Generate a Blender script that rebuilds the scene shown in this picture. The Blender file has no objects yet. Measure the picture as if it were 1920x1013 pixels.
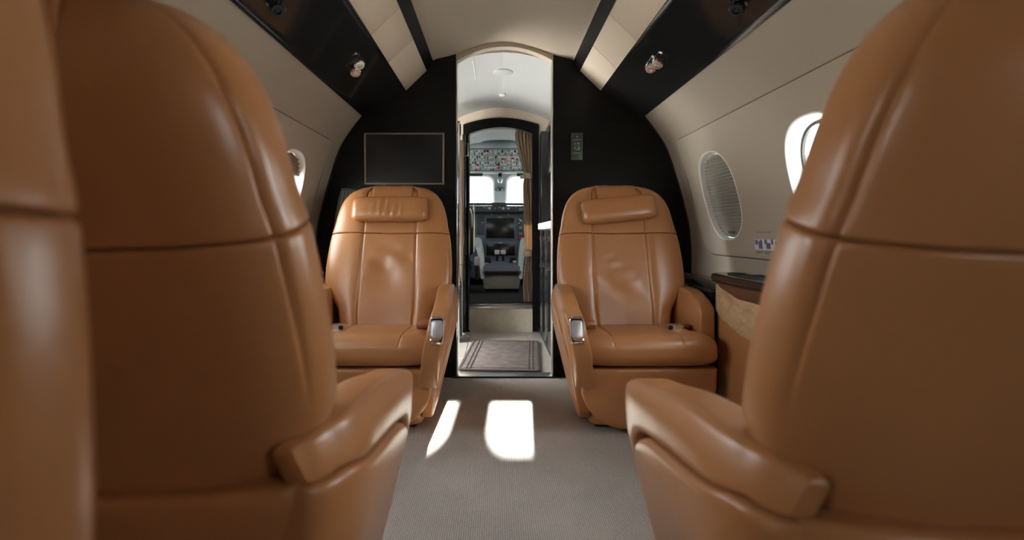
import bpy, bmesh, math, random
from mathutils import Vector, Matrix
random.seed(7)
PI = math.pi
scene = bpy.context.scene
COL = scene.collection

# ------------------------------------------------------------------ camera
F = 1000.0                      # focal length in pixels of the 1920 frame
EYE = 0.787
cd = bpy.data.cameras.new('camera')
cd.sensor_width = 36.0
cd.lens = F / 1920 * 36
cd.shift_x = 30 / 1920
cd.shift_y = -68.5 / 1920
cd.clip_start = 0.02
cd.dof.use_dof = True
cd.dof.focus_distance = 2.7
cd.dof.aperture_fstop = 2.6
cam = bpy.data.objects.new('camera', cd)
cam.location = (0, 0, EYE)
cam.rotation_euler = (PI / 2, 0, 0)
COL.objects.link(cam)
scene.camera = cam

# ------------------------------------------------------------------ world, sun, exposure
SKY = 13.0
w = bpy.data.worlds.new('world'); scene.world = w
w.use_nodes = True
nt = w.node_tree; nt.nodes.clear()
tc = nt.nodes.new('ShaderNodeTexCoord')
sep = nt.nodes.new('ShaderNodeSeparateXYZ')
ramp = nt.nodes.new('ShaderNodeValToRGB')
ramp.color_ramp.elements[0].position = 0.0
ramp.color_ramp.elements[0].color = (0.97, 0.985, 1.0, 1)
ramp.color_ramp.elements[1].position = 0.7
ramp.color_ramp.elements[1].color = (0.84, 0.92, 1.0, 1)
bg = nt.nodes.new('ShaderNodeBackground'); bg.inputs['Strength'].default_value = SKY
out = nt.nodes.new('ShaderNodeOutputWorld')
nt.links.new(tc.outputs['Generated'], sep.inputs[0])
nt.links.new(sep.outputs['Z'], ramp.inputs[0])
nt.links.new(ramp.outputs[0], bg.inputs[0])
nt.links.new(bg.outputs[0], out.inputs[0])

sd = bpy.data.lights.new('sun', 'SUN')
sd.energy = 700.0; sd.angle = math.radians(0.6); sd.color = (1.0, 0.97, 0.9)
sun = bpy.data.objects.new('sun', sd)
to_sun = Vector((0.040, 1.0, 0.3455)).normalized()
sun.rotation_euler = to_sun.to_track_quat('Z', 'Y').to_euler()
sun.location = (0, 10, 5)
COL.objects.link(sun)

scene.view_settings.view_transform = 'Standard'
scene.view_settings.look = 'None'
scene.view_settings.gamma = 1.0
scene.view_settings.use_curve_mapping = False
scene.view_settings.exposure = 0.3
scene.cycles.use_denoising = True
scene.cycles.max_bounces = 14
scene.cycles.diffuse_bounces = 8
scene.cycles.transparent_max_bounces = 12

def portal(name, loc, direction, sx, sy):
    """daylight opening: guides the sky's own light through a window"""
    l = bpy.data.lights.new(name, 'AREA')
    l.shape = 'RECTANGLE'; l.size = sx; l.size_y = sy
    l.cycles.is_portal = True
    o = bpy.data.objects.new(name, l)
    o.location = loc
    o.rotation_euler = (-Vector(direction)).to_track_quat('Z', 'Y').to_euler()
    COL.objects.link(o)
    return o

# ------------------------------------------------------------------ materials
def newmat(name):
    m = bpy.data.materials.new(name); m.use_nodes = True
    b = m.node_tree.nodes['Principled BSDF']
    return m, m.node_tree, b

def plain(name, col, rough=0.5, metal=0.0, spec=0.5, bump=0.0, bscale=200, var=0.0, vscale=6, coat=0.0):
    m, t, b = newmat(name)
    b.inputs['Base Color'].default_value = (*col, 1)
    b.inputs['Roughness'].default_value = rough
    b.inputs['Metallic'].default_value = metal
    b.inputs['Specular IOR Level'].default_value = spec
    b.inputs['Coat Weight'].default_value = coat
    tcn = t.nodes.new('ShaderNodeTexCoord')
    if var:
        n = t.nodes.new('ShaderNodeTexNoise'); n.inputs['Scale'].default_value = vscale
        n.inputs['Detail'].default_value = 6
        t.links.new(tcn.outputs['Object'], n.inputs['Vector'])
        r = t.nodes.new('ShaderNodeValToRGB')
        r.color_ramp.elements[0].position = 0.3; r.color_ramp.elements[1].position = 0.7
        r.color_ramp.elements[0].color = (*[c * (1 - var) for c in col], 1)
        r.color_ramp.elements[1].color = (*[min(1, c * (1 + var)) for c in col], 1)
        t.links.new(n.outputs['Fac'], r.inputs[0])
        t.links.new(r.outputs[0], b.inputs['Base Color'])
    if bump:
        n = t.nodes.new('ShaderNodeTexNoise'); n.inputs['Scale'].default_value = bscale
        n.inputs['Detail'].default_value = 4
        t.links.new(tcn.outputs['Object'], n.inputs['Vector'])
        bp = t.nodes.new('ShaderNodeBump'); bp.inputs['Strength'].default_value = bump
        bp.inputs['Distance'].default_value = 0.004
        t.links.new(n.outputs['Fac'], bp.inputs['Height'])
        t.links.new(bp.outputs[0], b.inputs['Normal'])
    return m

def leather(name, col, rough=0.40):
    m, t, b = newmat(name)
    tcn = t.nodes.new('ShaderNodeTexCoord')
    n = t.nodes.new('ShaderNodeTexNoise'); n.inputs['Scale'].default_value = 5; n.inputs['Detail'].default_value = 5
    t.links.new(tcn.outputs['Object'], n.inputs['Vector'])
    r = t.nodes.new('ShaderNodeValToRGB')
    r.color_ramp.elements[0].position = 0.3; r.color_ramp.elements[1].position = 0.7
    r.color_ramp.elements[0].color = (*[c * 0.93 for c in col], 1)
    r.color_ramp.elements[1].color = (*[c * 1.07 for c in col], 1)
    t.links.new(n.outputs['Fac'], r.inputs[0]); t.links.new(r.outputs[0], b.inputs['Base Color'])
    v = t.nodes.new('ShaderNodeTexVoronoi'); v.inputs['Scale'].default_value = 420
    t.links.new(tcn.outputs['Object'], v.inputs['Vector'])
    n2 = t.nodes.new('ShaderNodeTexNoise'); n2.inputs['Scale'].default_value = 16; n2.inputs['Detail'].default_value = 3
    t.links.new(tcn.outputs['Object'], n2.inputs['Vector'])
    b1 = t.nodes.new('ShaderNodeBump'); b1.inputs['Strength'].default_value = 0.12; b1.inputs['Distance'].default_value = 0.001
    t.links.new(v.outputs['Distance'], b1.inputs['Height'])
    b2 = t.nodes.new('ShaderNodeBump'); b2.inputs['Strength'].default_value = 0.06; b2.inputs['Distance'].default_value = 0.01
    t.links.new(n2.outputs['Fac'], b2.inputs['Height'])
    t.links.new(b1.outputs[0], b2.inputs['Normal']); t.links.new(b2.outputs[0], b.inputs['Normal'])
    b.inputs['Roughness'].default_value = rough
    b.inputs['Specular IOR Level'].default_value = 0.55
    return m

def carpet_mat():
    m, t, b = newmat('ribbed_taupe_carpet')
    tcn = t.nodes.new('ShaderNodeTexCoord')
    wv = t.nodes.new('ShaderNodeTexWave'); wv.wave_type = 'BANDS'; wv.bands_direction = 'X'
    wv.inputs['Scale'].default_value = 52; wv.inputs['Distortion'].default_value = 1.2
    wv.inputs['Detail'].default_value = 2; wv.inputs['Detail Scale'].default_value = 3
    t.links.new(tcn.outputs['Object'], wv.inputs['Vector'])
    mp = t.nodes.new('ShaderNodeMapping'); mp.inputs['Scale'].default_value = (300, 120, 100)
    t.links.new(tcn.outputs['Object'], mp.inputs['Vector'])
    n = t.nodes.new('ShaderNodeTexNoise'); n.inputs['Scale'].default_value = 1.0; n.inputs['Detail'].default_value = 3
    t.links.new(mp.outputs[0], n.inputs['Vector'])
    n3 = t.nodes.new('ShaderNodeTexNoise'); n3.inputs['Scale'].default_value = 4; n3.inputs['Detail'].default_value = 5
    t.links.new(tcn.outputs['Object'], n3.inputs['Vector'])
    mx = t.nodes.new('ShaderNodeMath'); mx.operation = 'MULTIPLY'
    t.links.new(wv.outputs['Fac'], mx.inputs[0]); t.links.new(n.outputs['Fac'], mx.inputs[1])
    ad = t.nodes.new('ShaderNodeMath'); ad.operation = 'MULTIPLY_ADD'
    ad.inputs[1].default_value = 0.35
    t.links.new(n3.outputs['Fac'], ad.inputs[0]); t.links.new(mx.outputs[0], ad.inputs[2])
    r = t.nodes.new('ShaderNodeValToRGB')
    r.color_ramp.elements[0].position = 0.15; r.color_ramp.elements[1].position = 0.75
    r.color_ramp.elements[0].color = (0.25, 0.209, 0.180, 1)
    r.color_ramp.elements[1].color = (0.56, 0.487, 0.432, 1)
    t.links.new(ad.outputs[0], r.inputs[0]); t.links.new(r.outputs[0], b.inputs['Base Color'])
    bp = t.nodes.new('ShaderNodeBump'); bp.inputs['Strength'].default_value = 0.7; bp.inputs['Distance'].default_value = 0.004
    t.links.new(mx.outputs[0], bp.inputs['Height']); t.links.new(bp.outputs[0], b.inputs['Normal'])
    b.inputs['Roughness'].default_value = 0.95
    b.inputs['Specular IOR Level'].default_value = 0.15
    return m

def stone_mat(name, c0, c1, rough):
    m, t, b = newmat(name)
    tcn = t.nodes.new('ShaderNodeTexCoord')
    n = t.nodes.new('ShaderNodeTexNoise'); n.inputs['Scale'].default_value = 9; n.inputs['Detail'].default_value = 8
    n.inputs['Roughness'].default_value = 0.7
    t.links.new(tcn.outputs['Object'], n.inputs['Vector'])
    r = t.nodes.new('ShaderNodeValToRGB')
    r.color_ramp.elements[0].position = 0.3; r.color_ramp.elements[1].position = 0.7
    r.color_ramp.elements[0].color = (*c0, 1); r.color_ramp.elements[1].color = (*c1, 1)
    t.links.new(n.outputs['Fac'], r.inputs[0]); t.links.new(r.outputs[0], b.inputs['Base Color'])
    b.inputs['Roughness'].default_value = rough
    return m

def grain_mat(name, c0, c1, scale, rough, axis=(1, 1, 12), coat=0.0, spec=0.5):
    m, t, b = newmat(name)
    tcn = t.nodes.new('ShaderNodeTexCoord')
    mp = t.nodes.new('ShaderNodeMapping'); mp.inputs['Scale'].default_value = axis
    t.links.new(tcn.outputs['Object'], mp.inputs['Vector'])
    n = t.nodes.new('ShaderNodeTexNoise'); n.inputs['Scale'].default_value = scale; n.inputs['Detail'].default_value = 8
    n.inputs['Distortion'].default_value = 1.2
    t.links.new(mp.outputs[0], n.inputs['Vector'])
    r = t.nodes.new('ShaderNodeValToRGB')
    r.color_ramp.elements[0].position = 0.3; r.color_ramp.elements[1].position = 0.72
    r.color_ramp.elements[0].color = (*c0, 1); r.color_ramp.elements[1].color = (*c1, 1)
    t.links.new(n.outputs['Fac'], r.inputs[0]); t.links.new(r.outputs[0], b.inputs['Base Color'])
    b.inputs['Roughness'].default_value = rough
    b.inputs['Specular IOR Level'].default_value = spec
    b.inputs['Coat Weight'].default_value = coat
    b.inputs['Coat Roughness'].default_value = 0.08
    return m

def glass_mat(name, tint):
    m = bpy.data.materials.new(name); m.use_nodes = True
    t = m.node_tree; t.nodes.clear()
    o = t.nodes.new('ShaderNodeOutputMaterial'); mx = t.nodes.new('ShaderNodeMixShader')
    tr = t.nodes.new('ShaderNodeBsdfTransparent'); tr.inputs[0].default_value = (*tint, 1)
    gl = t.nodes.new('ShaderNodeBsdfGlossy'); gl.inputs['Roughness'].default_value = 0.03
    mx.inputs[0].default_value = 0.05
    t.links.new(tr.outputs[0], mx.inputs[1]); t.links.new(gl.outputs[0], mx.inputs[2])
    t.links.new(mx.outputs[0], o.inputs[0])
    return m

M = dict(
    leather=leather('tan_leather', (0.425, 0.185, 0.069), 0.29),
    roll=leather('dark_tan_leather', (0.30, 0.10, 0.035), 0.45),
    piping=plain('stitch_thread', (0.26, 0.10, 0.04), 0.6),
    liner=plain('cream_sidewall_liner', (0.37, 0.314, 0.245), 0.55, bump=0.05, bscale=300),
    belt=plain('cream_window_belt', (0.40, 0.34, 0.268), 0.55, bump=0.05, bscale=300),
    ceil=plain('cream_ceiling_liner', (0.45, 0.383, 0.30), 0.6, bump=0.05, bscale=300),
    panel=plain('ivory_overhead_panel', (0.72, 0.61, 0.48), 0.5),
    white=plain('white_galley_liner', (0.43, 0.44, 0.44), 0.55),
    reveal=plain('white_window_reveal', (0.85, 0.84, 0.81), 0.5),
    black=grain_mat('black_gloss_veneer', (0.009, 0.009, 0.009), (0.014, 0.0138, 0.0135), 3, 0.25, (1, 1, 14), 0.0, 0.10),
    blackgloss=plain('black_gloss_plastic', (0.015, 0.0155, 0.0165), 0.10),
    glarecover=plain('grey_glareshield_cover', (0.085, 0.088, 0.09), 0.7),
    gap_shadow=plain('painted_gap_shadow', (0.10, 0.08, 0.06), 0.8),
    blacksatin=plain('black_satin_lacquer', (0.008, 0.008, 0.0085), 0.45, spec=0.06),
    blackmatte=plain('black_matte_plastic', (0.012, 0.012, 0.013), 0.55),
    shadow=plain('black_gap', (0.01, 0.01, 0.01), 0.9),
    screen=plain('black_screen_glass', (0.010, 0.010, 0.011), 0.22),
    bronze=plain('bronze_bezel', (0.26, 0.21, 0.165), 0.4, 0.4),
    chrome=plain('polished_chrome', (0.82, 0.82, 0.82), 0.12, 1.0),
    alu=plain('brushed_aluminium', (0.70, 0.69, 0.67), 0.30, 1.0),
    silver=plain('satin_silver_lid', (0.62, 0.62, 0.63), 0.38, 0.85),
    grey=plain('cockpit_grey', (0.30, 0.33, 0.36), 0.6),
    ovh=plain('overhead_grey', (0.13, 0.145, 0.145), 0.55),
    ovplate=plain('overhead_plate_grey', (0.19, 0.205, 0.20), 0.55),
    lightgrey=plain('pale_grey_shell', (0.72, 0.73, 0.72), 0.5),
    darkgrey=plain('dark_grey_panel', (0.085, 0.10, 0.115), 0.5),
    midgrey=plain('blue_grey_panel', (0.17, 0.20, 0.24), 0.5),
    white_plastic=plain('white_plastic', (0.85, 0.86, 0.86), 0.4),
    red=plain('red_switch_guard', (0.70, 0.02, 0.04), 0.4),
    curtain=grain_mat('tan_curtain_fabric', (0.52, 0.40, 0.27), (0.74, 0.61, 0.44), 6, 0.8, (8, 8, 1)),
    shade=plain('pleated_shade_fabric', (0.29, 0.275, 0.235), 0.7),
    shade_dark=plain('brown_shade_fabric', (0.22, 0.17, 0.13), 0.7),
    green=plain('dark_green_sign', (0.028, 0.050, 0.036), 0.35),
    signmark=plain('pale_green_mark', (0.22, 0.27, 0.23), 0.5),
    paper=plain('pale_placard', (0.66, 0.66, 0.70), 0.5),
    ink=plain('grey_blue_ink', (0.12, 0.12, 0.18), 0.6),
    ink2=plain('olive_grey_ink', (0.17, 0.16, 0.13), 0.6),
    burl=grain_mat('pale_burl_veneer', (0.42, 0.27, 0.14), (0.66, 0.47, 0.28), 14, 0.35, (1, 1, 2), 0.5),
    mahogany=grain_mat('red_brown_wood', (0.055, 0.020, 0.012), (0.10, 0.038, 0.022), 8, 0.3, (1, 3, 10), 0.5),
    greywood=grain_mat('grey_streaked_veneer', (0.05, 0.05, 0.052), (0.16, 0.155, 0.15), 7, 0.25, (1, 1, 16)),
    beige=plain('beige_padding', (0.42, 0.32, 0.22), 0.6),
    mat=plain('brown_grey_mat', (0.22, 0.175, 0.15), 0.95, spec=0.1, bump=0.5, bscale=260, var=0.22, vscale=16),
    matline=plain('dark_mat_cord', (0.11, 0.085, 0.072), 0.95, spec=0.1),
    stone=stone_mat('beige_stone_tile', (0.44, 0.39, 0.32), (0.58, 0.53, 0.45), 0.35),
    riser=stone_mat('tan_stone_riser', (0.62, 0.53, 0.40), (0.80, 0.71, 0.57), 0.4),
    grout=plain('grey_grout', (0.25, 0.23, 0.2), 0.8),
    cockfloor=plain('dark_cockpit_carpet', (0.055, 0.058, 0.062), 0.9),
    apron=stone_mat('asphalt_apron', (0.10, 0.10, 0.098), (0.15, 0.148, 0.143), 0.9),
    glass=glass_mat('clear_window_glass', (0.93, 0.96, 0.96)),
    tinted=glass_mat('tinted_cockpit_glass', (0.33, 0.35, 0.355)),
    pocket=plain('grey_pocket_plastic', (0.13, 0.14, 0.14), 0.5),
    cockliner=plain('cockpit_liner', (0.52, 0.53, 0.52), 0.6),
    carpet=carpet_mat(),
)

def translucent(m, k):
    t = m.node_tree; b = t.nodes['Principled BSDF']; o = t.nodes['Material Output']
    tr = t.nodes.new('ShaderNodeBsdfTranslucent'); mx = t.nodes.new('ShaderNodeMixShader'); mx.inputs[0].default_value = k
    src = b.inputs['Base Color'].links
    if src: t.links.new(src[0].from_socket, tr.inputs[0])
    else: tr.inputs[0].default_value = b.inputs['Base Color'].default_value
    t.links.new(b.outputs[0], mx.inputs[1]); t.links.new(tr.outputs[0], mx.inputs[2]); t.links.new(mx.outputs[0], o.inputs[0])
translucent(M['curtain'], 0.16)
translucent(M['shade'], 0.12)

# ------------------------------------------------------------------ mesh helpers
class G:
    def __init__(s): s.v = []; s.f = []
    def add(s, v, f):
        k = len(s.v); s.v += [tuple(p) for p in v]; s.f += [tuple(i + k for i in q) for q in f]
        return s
    def box(s, c, d, rot=None):
        hx, hy, hz = d[0] / 2, d[1] / 2, d[2] / 2
        v = [Vector((x * hx, y * hy, z * hz)) for x in (-1, 1) for y in (-1, 1) for z in (-1, 1)]
        if rot is not None: v = [rot @ p for p in v]
        v = [p + Vector(c) for p in v]
        return s.add(v, [(0, 1, 3, 2), (4, 6, 7, 5), (0, 4, 5, 1), (2, 3, 7, 6), (0, 2, 6, 4), (1, 5, 7, 3)])
    def bx(s, x0, x1, y0, y1, z0, z1):
        return s.box(((x0 + x1) / 2, (y0 + y1) / 2, (z0 + z1) / 2), (abs(x1 - x0), abs(y1 - y0), abs(z1 - z0)))
    def loft(s, rings, cap0=True, cap1=True, closed=True):
        n = len(rings[0]); v = [p for r in rings for p in r]; f = []
        for i in range(len(rings) - 1):
            for j in range(n if closed else n - 1):
                a = i * n + j; b = i * n + (j + 1) % n
                f.append((a, b, b + n, a + n))
        if cap0: f.append(tuple(range(n))[::-1])
        if cap1: f.append(tuple(range((len(rings) - 1) * n, len(rings) * n)))
        return s.add(v, f)
    def tube(s, pts, r, n=10):
        pts = [Vector(p) for p in pts]; rings = []
        rr = r if isinstance(r, (list, tuple)) else [r] * len(pts)
        for i, p in enumerate(pts):
            t = (pts[min(i + 1, len(pts) - 1)] - pts[max(i - 1, 0)]).normalized()
            u = t.orthogonal().normalized() if i == 0 else (u - t * u.dot(t)).normalized()
            vv = t.cross(u)
            rings.append([p + (u * math.cos(a) + vv * math.sin(a)) * rr[i] for a in [2 * PI * k / n for k in range(n)]])
        return s.loft(rings)
    def prism(s, poly, fn, d0, d1):
        """poly: list of 2-D points; fn(a, b, d) -> xyz"""
        n = len(poly)
        v = [fn(a, b, d0) for a, b in poly] + [fn(a, b, d1) for a, b in poly]
        f = [tuple(range(n))[::-1], tuple(range(n, 2 * n))]
        f += [(i, (i + 1) % n, (i + 1) % n + n, i + n) for i in range(n)]
        return s.add(v, f)
    def slab(s, avals, b0, b1, nb, place, thick, r):
        """a slab whose outer face has rounded edges; place(a, b, d), d = 0 at the outer face, negative inside"""
        a_lo, a_hi = avals[0], avals[-1]
        ts = [0.5 - 0.5 * math.cos(PI * k / nb) for k in range(nb + 1)]
        nbp = nb + 1
        front = []; back = []
        for a in avals:
            lo, hi = b0(a), b1(a)
            for t in ts:
                b = lo + (hi - lo) * t
                e = min(a - a_lo, a_hi - a, b - lo, hi - b)
                d = 0.0
                if e < r: d = -r * (1 - math.sqrt(max(0, 1 - (1 - e / r) ** 2)))
                front.append(place(a, b, d)); back.append(place(a, b, -thick))
        na = len(avals); k = na * nbp
        v = front + back; f = []
        for i in range(na - 1):
            for j in range(nb):
                p = i * nbp + j
                f.append((p, p + 1, p + nbp + 1, p + nbp)); f.append((p + k, p + nbp + k, p + nbp + 1 + k, p + 1 + k))
        for i in range(na - 1):
            for j in (0, nb):
                p = i * nbp + j; f.append((p, p + nbp, p + nbp + k, p + k))
        for j in range(nb):
            for i in (0, na - 1):
                p = i * nbp + j; f.append((p, p + 1, p + 1 + k, p + k))
        return s.add(v, f)
    def mesh(s, name, mat, bevel=0.0, seg=2, smooth=True, angle=40):
        me = bpy.data.meshes.new(name)
        me.from_pydata(s.v, [], s.f)
        bm = bmesh.new(); bm.from_mesh(me)
        bmesh.ops.remove_doubles(bm, verts=bm.verts, dist=1e-6)
        bmesh.ops.recalc_face_normals(bm, faces=bm.faces)
        if bevel:
            es = [e for e in bm.edges if len(e.link_faces) == 2 and e.calc_face_angle(0) > 0.6]
            bmesh.ops.bevel(bm, geom=es, offset=bevel, offset_type='OFFSET', segments=seg, profile=0.5, affect='EDGES', clamp_overlap=True)
        bm.to_mesh(me); bm.free()
        me.materials.append(mat)
        if smooth:
            me.shade_smooth()
            me.set_sharp_from_angle(angle=math.radians(angle))
        return me
    def build(s, name, mat, parent=None, bevel=0.0, seg=2, smooth=True, angle=40):
        return link(name, s.mesh(name, mat, bevel, seg, smooth, angle), parent)

def link(name, me, parent=None):
    o = bpy.data.objects.new(name, me); COL.objects.link(o)
    if parent: o.parent = parent
    return o

def tag(o, label=None, cat=None, group=None, kind=None):
    if label: o['label'] = label
    if cat: o['category'] = cat
    if group: o['group'] = group
    if kind: o['kind'] = kind
    return o

def thing(name, label, cat, loc=(0, 0, 0), rz=0.0, group=None):
    o = bpy.data.objects.new(name, None); COL.objects.link(o)
    o.location = loc; o.rotation_euler = (0, 0, rz); o.empty_display_size = 0.1
    return tag(o, label, cat, group)

def structure(o, label=None): return tag(o, label, kind='structure')

def lerp_tab(tab, x):
    if x <= tab[0][0]: return tab[0][1]
    for (a, p), (b, q) in zip(tab, tab[1:]):
        if x <= b:
            t = (x - a) / (b - a)
            return p + (q - p) * t
    return tab[-1][1]

def smooth_tab(tab):
    """monotone cubic through a table"""
    xs = [p[0] for p in tab]; ys = [p[1] for p in tab]; n = len(xs)
    dl = [(ys[i + 1] - ys[i]) / (xs[i + 1] - xs[i]) for i in range(n - 1)]
    m = [dl[0]] + [0 if dl[i - 1] * dl[i] <= 0 else 2 * dl[i - 1] * dl[i] / (dl[i - 1] + dl[i]) for i in range(1, n - 1)] + [dl[-1]]
    def f(x):
        if x <= xs[0]: return ys[0]
        if x >= xs[-1]: return ys[-1]
        i = 0
        while x > xs[i + 1]: i += 1
        h = xs[i + 1] - xs[i]; t = (x - xs[i]) / h
        return (ys[i] * (1 + 2 * t) * (1 - t) ** 2 + m[i] * h * t * (1 - t) ** 2 + ys[i + 1] * t * t * (3 - 2 * t) + m[i + 1] * h * t * t * (t - 1))
    return f

def frange(a, b, n): return [a + (b - a) * i / n for i in range(n + 1)]

def boolean_cut(o, cutter_objs):
    for c in cutter_objs:
        md = o.modifiers.new('cut', 'BOOLEAN'); md.operation = 'DIFFERENCE'; md.solver = 'EXACT'; md.object = c
    dg = bpy.context.evaluated_depsgraph_get(); dg.update()
    me = bpy.data.meshes.new_from_object(o.evaluated_get(dg))
    o.modifiers.clear()
    old = o.data; o.data = me
    bpy.data.meshes.remove(old)
    me.shade_smooth(); me.set_sharp_from_angle(angle=math.radians(35))

def drop(objs):
    for c in objs:
        me = c.data; bpy.data.objects.remove(c); bpy.data.meshes.remove(me)

# ------------------------------------------------------------------ cabin shell
XC = 0.04                     # cabin centre line
YB = 2.915                    # forward bulkhead
YR = -1.8                     # aft end wall
wall_x = smooth_tab([(-0.02, 0.86), (0.10, 0.90), (0.25, 0.97), (0.45, 1.015), (0.664, 1.026), (0.80, 1.018), (0.956, 0.985),
                     (1.10, 0.945), (1.247, 0.895), (1.36, 0.825), (1.46, 0.745)])

def extrude_profile(g, prof, y0, y1, thick, side, ny=1):
    """prof: (|x|, z) list from bottom/outside to top/centre; thickness goes outwards"""
    pts = [Vector((p[0], p[1])) for p in prof]; off = []
    for i, p in enumerate(pts):
        t = (pts[min(i + 1, len(pts) - 1)] - pts[max(i - 1, 0)]).normalized()
        off.append(p + Vector((t.y, -t.x)) * thick)
    rings = []
    for y in frange(y0, y1, ny):
        rings.append([(XC + side * p.x, y, p.y) for p in pts] + [(XC + side * p.x, y, p.y) for p in reversed(off)])
    g.loft(rings)

# ground outside and the carpet floor
structure(G().bx(-60, 60, -60, 60, -1.72, -1.7).build('ground', M['apron'], smooth=False))
structure(G().bx(XC - 1.06, XC + 1.06, YR - 0.05, YB + 0.008, -0.04, 0).build('floor', M['carpet'], smooth=False), 'taupe ribbed carpet in the aisle')

WIN_Y = [2.42, 1.655, 0.89, 0.125, -0.64, -1.4]
WA, WB, WZ = 0.180, 0.197, 0.957      # window half sizes and centre height
def win_ring(y, k, zc=WZ, n=48, p=2.5):
    pts = []
    for i in range(n):
        a = 2 * PI * i / n; c, s_ = math.cos(a), math.sin(a)
        pts.append((y + k * WA * math.copysign(abs(c) ** (2 / p), c), zc + k * WB * math.copysign(abs(s_) ** (2 / p), s_)))
    return pts

for side, sname in ((-1, 'left'), (1, 'right')):
    cut = []
    ws_y = [2.36] + WIN_Y[1:] if side < 0 else WIN_Y
    for y in ws_y:
        g = G(); g.prism(win_ring(y, 1.0), lambda a, b, d: (XC + side * d, a, b), 0.75, 1.25)
        cut.append(g.build('cutter', M['white'], smooth=False))
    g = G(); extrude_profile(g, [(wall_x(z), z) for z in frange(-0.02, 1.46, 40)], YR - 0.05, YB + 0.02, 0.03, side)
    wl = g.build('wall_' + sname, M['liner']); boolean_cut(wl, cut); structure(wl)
    # window belt: a proud panel with rounded forward corners
    ymax = 2.75
    def zlo(y):
        r = 0.17; e = ymax - y
        return 0.685 + (r - math.sqrt(max(0, r * r - (r - e) ** 2)) if e < r else 0)
    def zhi(y):
        r = 0.06; e = ymax - y
        return 1.262 - (r - math.sqrt(max(0, r * r - (r - e) ** 2)) if e < r else 0)
    ys = frange(YR, 2.55, 10) + [2.58 + 0.17 * math.sin(PI / 2 * k / 14) for k in range(15)]
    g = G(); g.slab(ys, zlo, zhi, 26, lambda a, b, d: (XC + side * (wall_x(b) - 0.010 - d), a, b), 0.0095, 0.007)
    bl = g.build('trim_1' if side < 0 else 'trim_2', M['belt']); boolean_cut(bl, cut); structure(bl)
    drop(cut)
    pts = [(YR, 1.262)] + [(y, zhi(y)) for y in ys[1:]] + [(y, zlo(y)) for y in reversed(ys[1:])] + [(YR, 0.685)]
    g = G(); g.tube([(XC + side * (wall_x(z) - 0.0015), y, z) for y, z in pts], 0.0042, 6)  # dark tube that paints in the shadow gap round the belt
    structure(g.build('trim_22' if side < 0 else 'trim_23', M['gap_shadow']))
    # windows
    for k, y in enumerate(ws_y):
        wn = thing('window_%d' % (k + 1 + (6 if side > 0 else 0)), None, None)
        structure(wn)
        rings = []
        for kk, dx in ((1.02, -0.0100), (1.005, -0.0112), (0.99, -0.0095), (0.978, -0.004), (0.968, 0.006), (0.945, 0.035), (0.93, 0.056), (0.96, 0.062), (1.04, 0.03)):
            rings.append([(XC + side * (wall_x(b) + dx), a, b) for a, b in win_ring(y, kk)])
        G().loft(rings, False, False).build('window_frame', M['reveal'], wn)
        rings = [[(XC + side * (wall_x(b) + dx), a, b) for a, b in win_ring(y, kk)] for kk, dx in ((0.945, 0.036), (0.90, 0.036), (0.90, 0.046), (0.945, 0.046))]
        G().loft(rings + rings[:1], False, False).build('window_seal', M['blackmatte'], wn)
        g = G(); rg = win_ring(y, 0.93)
        g.add([(XC + side * (wall_x(b) + 0.05), a, b) for a, b in rg], [tuple(range(len(rg)))])
        g.build('pane', M['glass'], wn, smooth=False)
        closed = 1.0 if (k in (3, 5) or (side > 0 and k == 0)) else (0.23 if side < 0 and k == 0 else 0.0)  # unseen aft shades are shut to keep light off the seat backs
        if closed:
            zt = WZ + WB * 0.955; zb = zt - 2 * WB * 0.955 * closed
            nple = int(26 * closed); g = G(); rows = []
            zs = []
            for q in range(nple * 2 + 1):
                z = zt - (zt - zb) * q / (nple * 2)
                u = min(1.0, abs(z - WZ) / (WB * 0.955)); hw = WA * 0.955 * (1 - u ** 2.5) ** (1 / 2.5) + 0.003
                zz = 0.004 if q % 2 else -0.004
                x = wall_x(z) + 0.016 + zz
                rows.append((x, z, hw))
            rings = []
            for t in (-1, 1):
                pass
            v = []; f = []
            for (x, z, hw) in rows:
                for d in (0, 0.002):
                    v += [(XC + side * (x + d), y - hw, z), (XC + side * (x + d), y + hw, z)]
            for q in range(len(rows) - 1):
                a = q * 4
                f += [(a, a + 1, a + 5, a + 4), (a + 2, a + 6, a + 7, a + 3)]
            g.add(v, f)
            sh = g.build('pleated_shade', M['shade'] if (side > 0 or k) else M['shade_dark'], wn, smooth=False)
            z = zb + 0.012 if closed == 1.0 else zb
            x = wall_x(z) + 0.008
            if closed == 1.0:
                G().box((XC + side * x, y + 0.0, z + 0.012), (0.012, 0.055, 0.014)).build('shade_pull', M['bronze'], wn, bevel=0.003)
            else:
                G().box((XC + side * x, y, z), (0.012, 0.27, 0.012)).build('shade_rail', M['bronze'], wn, bevel=0.003)
        portal('daylight_window', (XC + side * (wall_x(WZ) + 0.10), y, WZ), (-side, 0, -0.1), 0.30, 0.36)

    # dark soffit with the air and light nozzles
    g = G(); extrude_profile(g, [(0.766, 1.425), (0.759, 1.441), (0.745, 1.450), (0.548, 1.553), (0.534, 1.562), (0.531, 1.575)], YR - 0.05, YB + 0.02, 0.02, side)
    structure(g.build('trim_3' if side < 0 else 'trim_4', M['blackgloss'], angle=50))
    # ivory overhead panels, one piece between each pair of seams
    root = structure(thing('trim_5' if side < 0 else 'trim_6', None, None))
    seams = [YR - 0.05, -1.0, -0.1, 0.80, 1.70, 2.10, 2.445, YB + 0.02] if side < 0 else [YR - 0.05, -1.0, -0.1, 0.80, 1.72, 2.165, 2.53, YB + 0.02]
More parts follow.
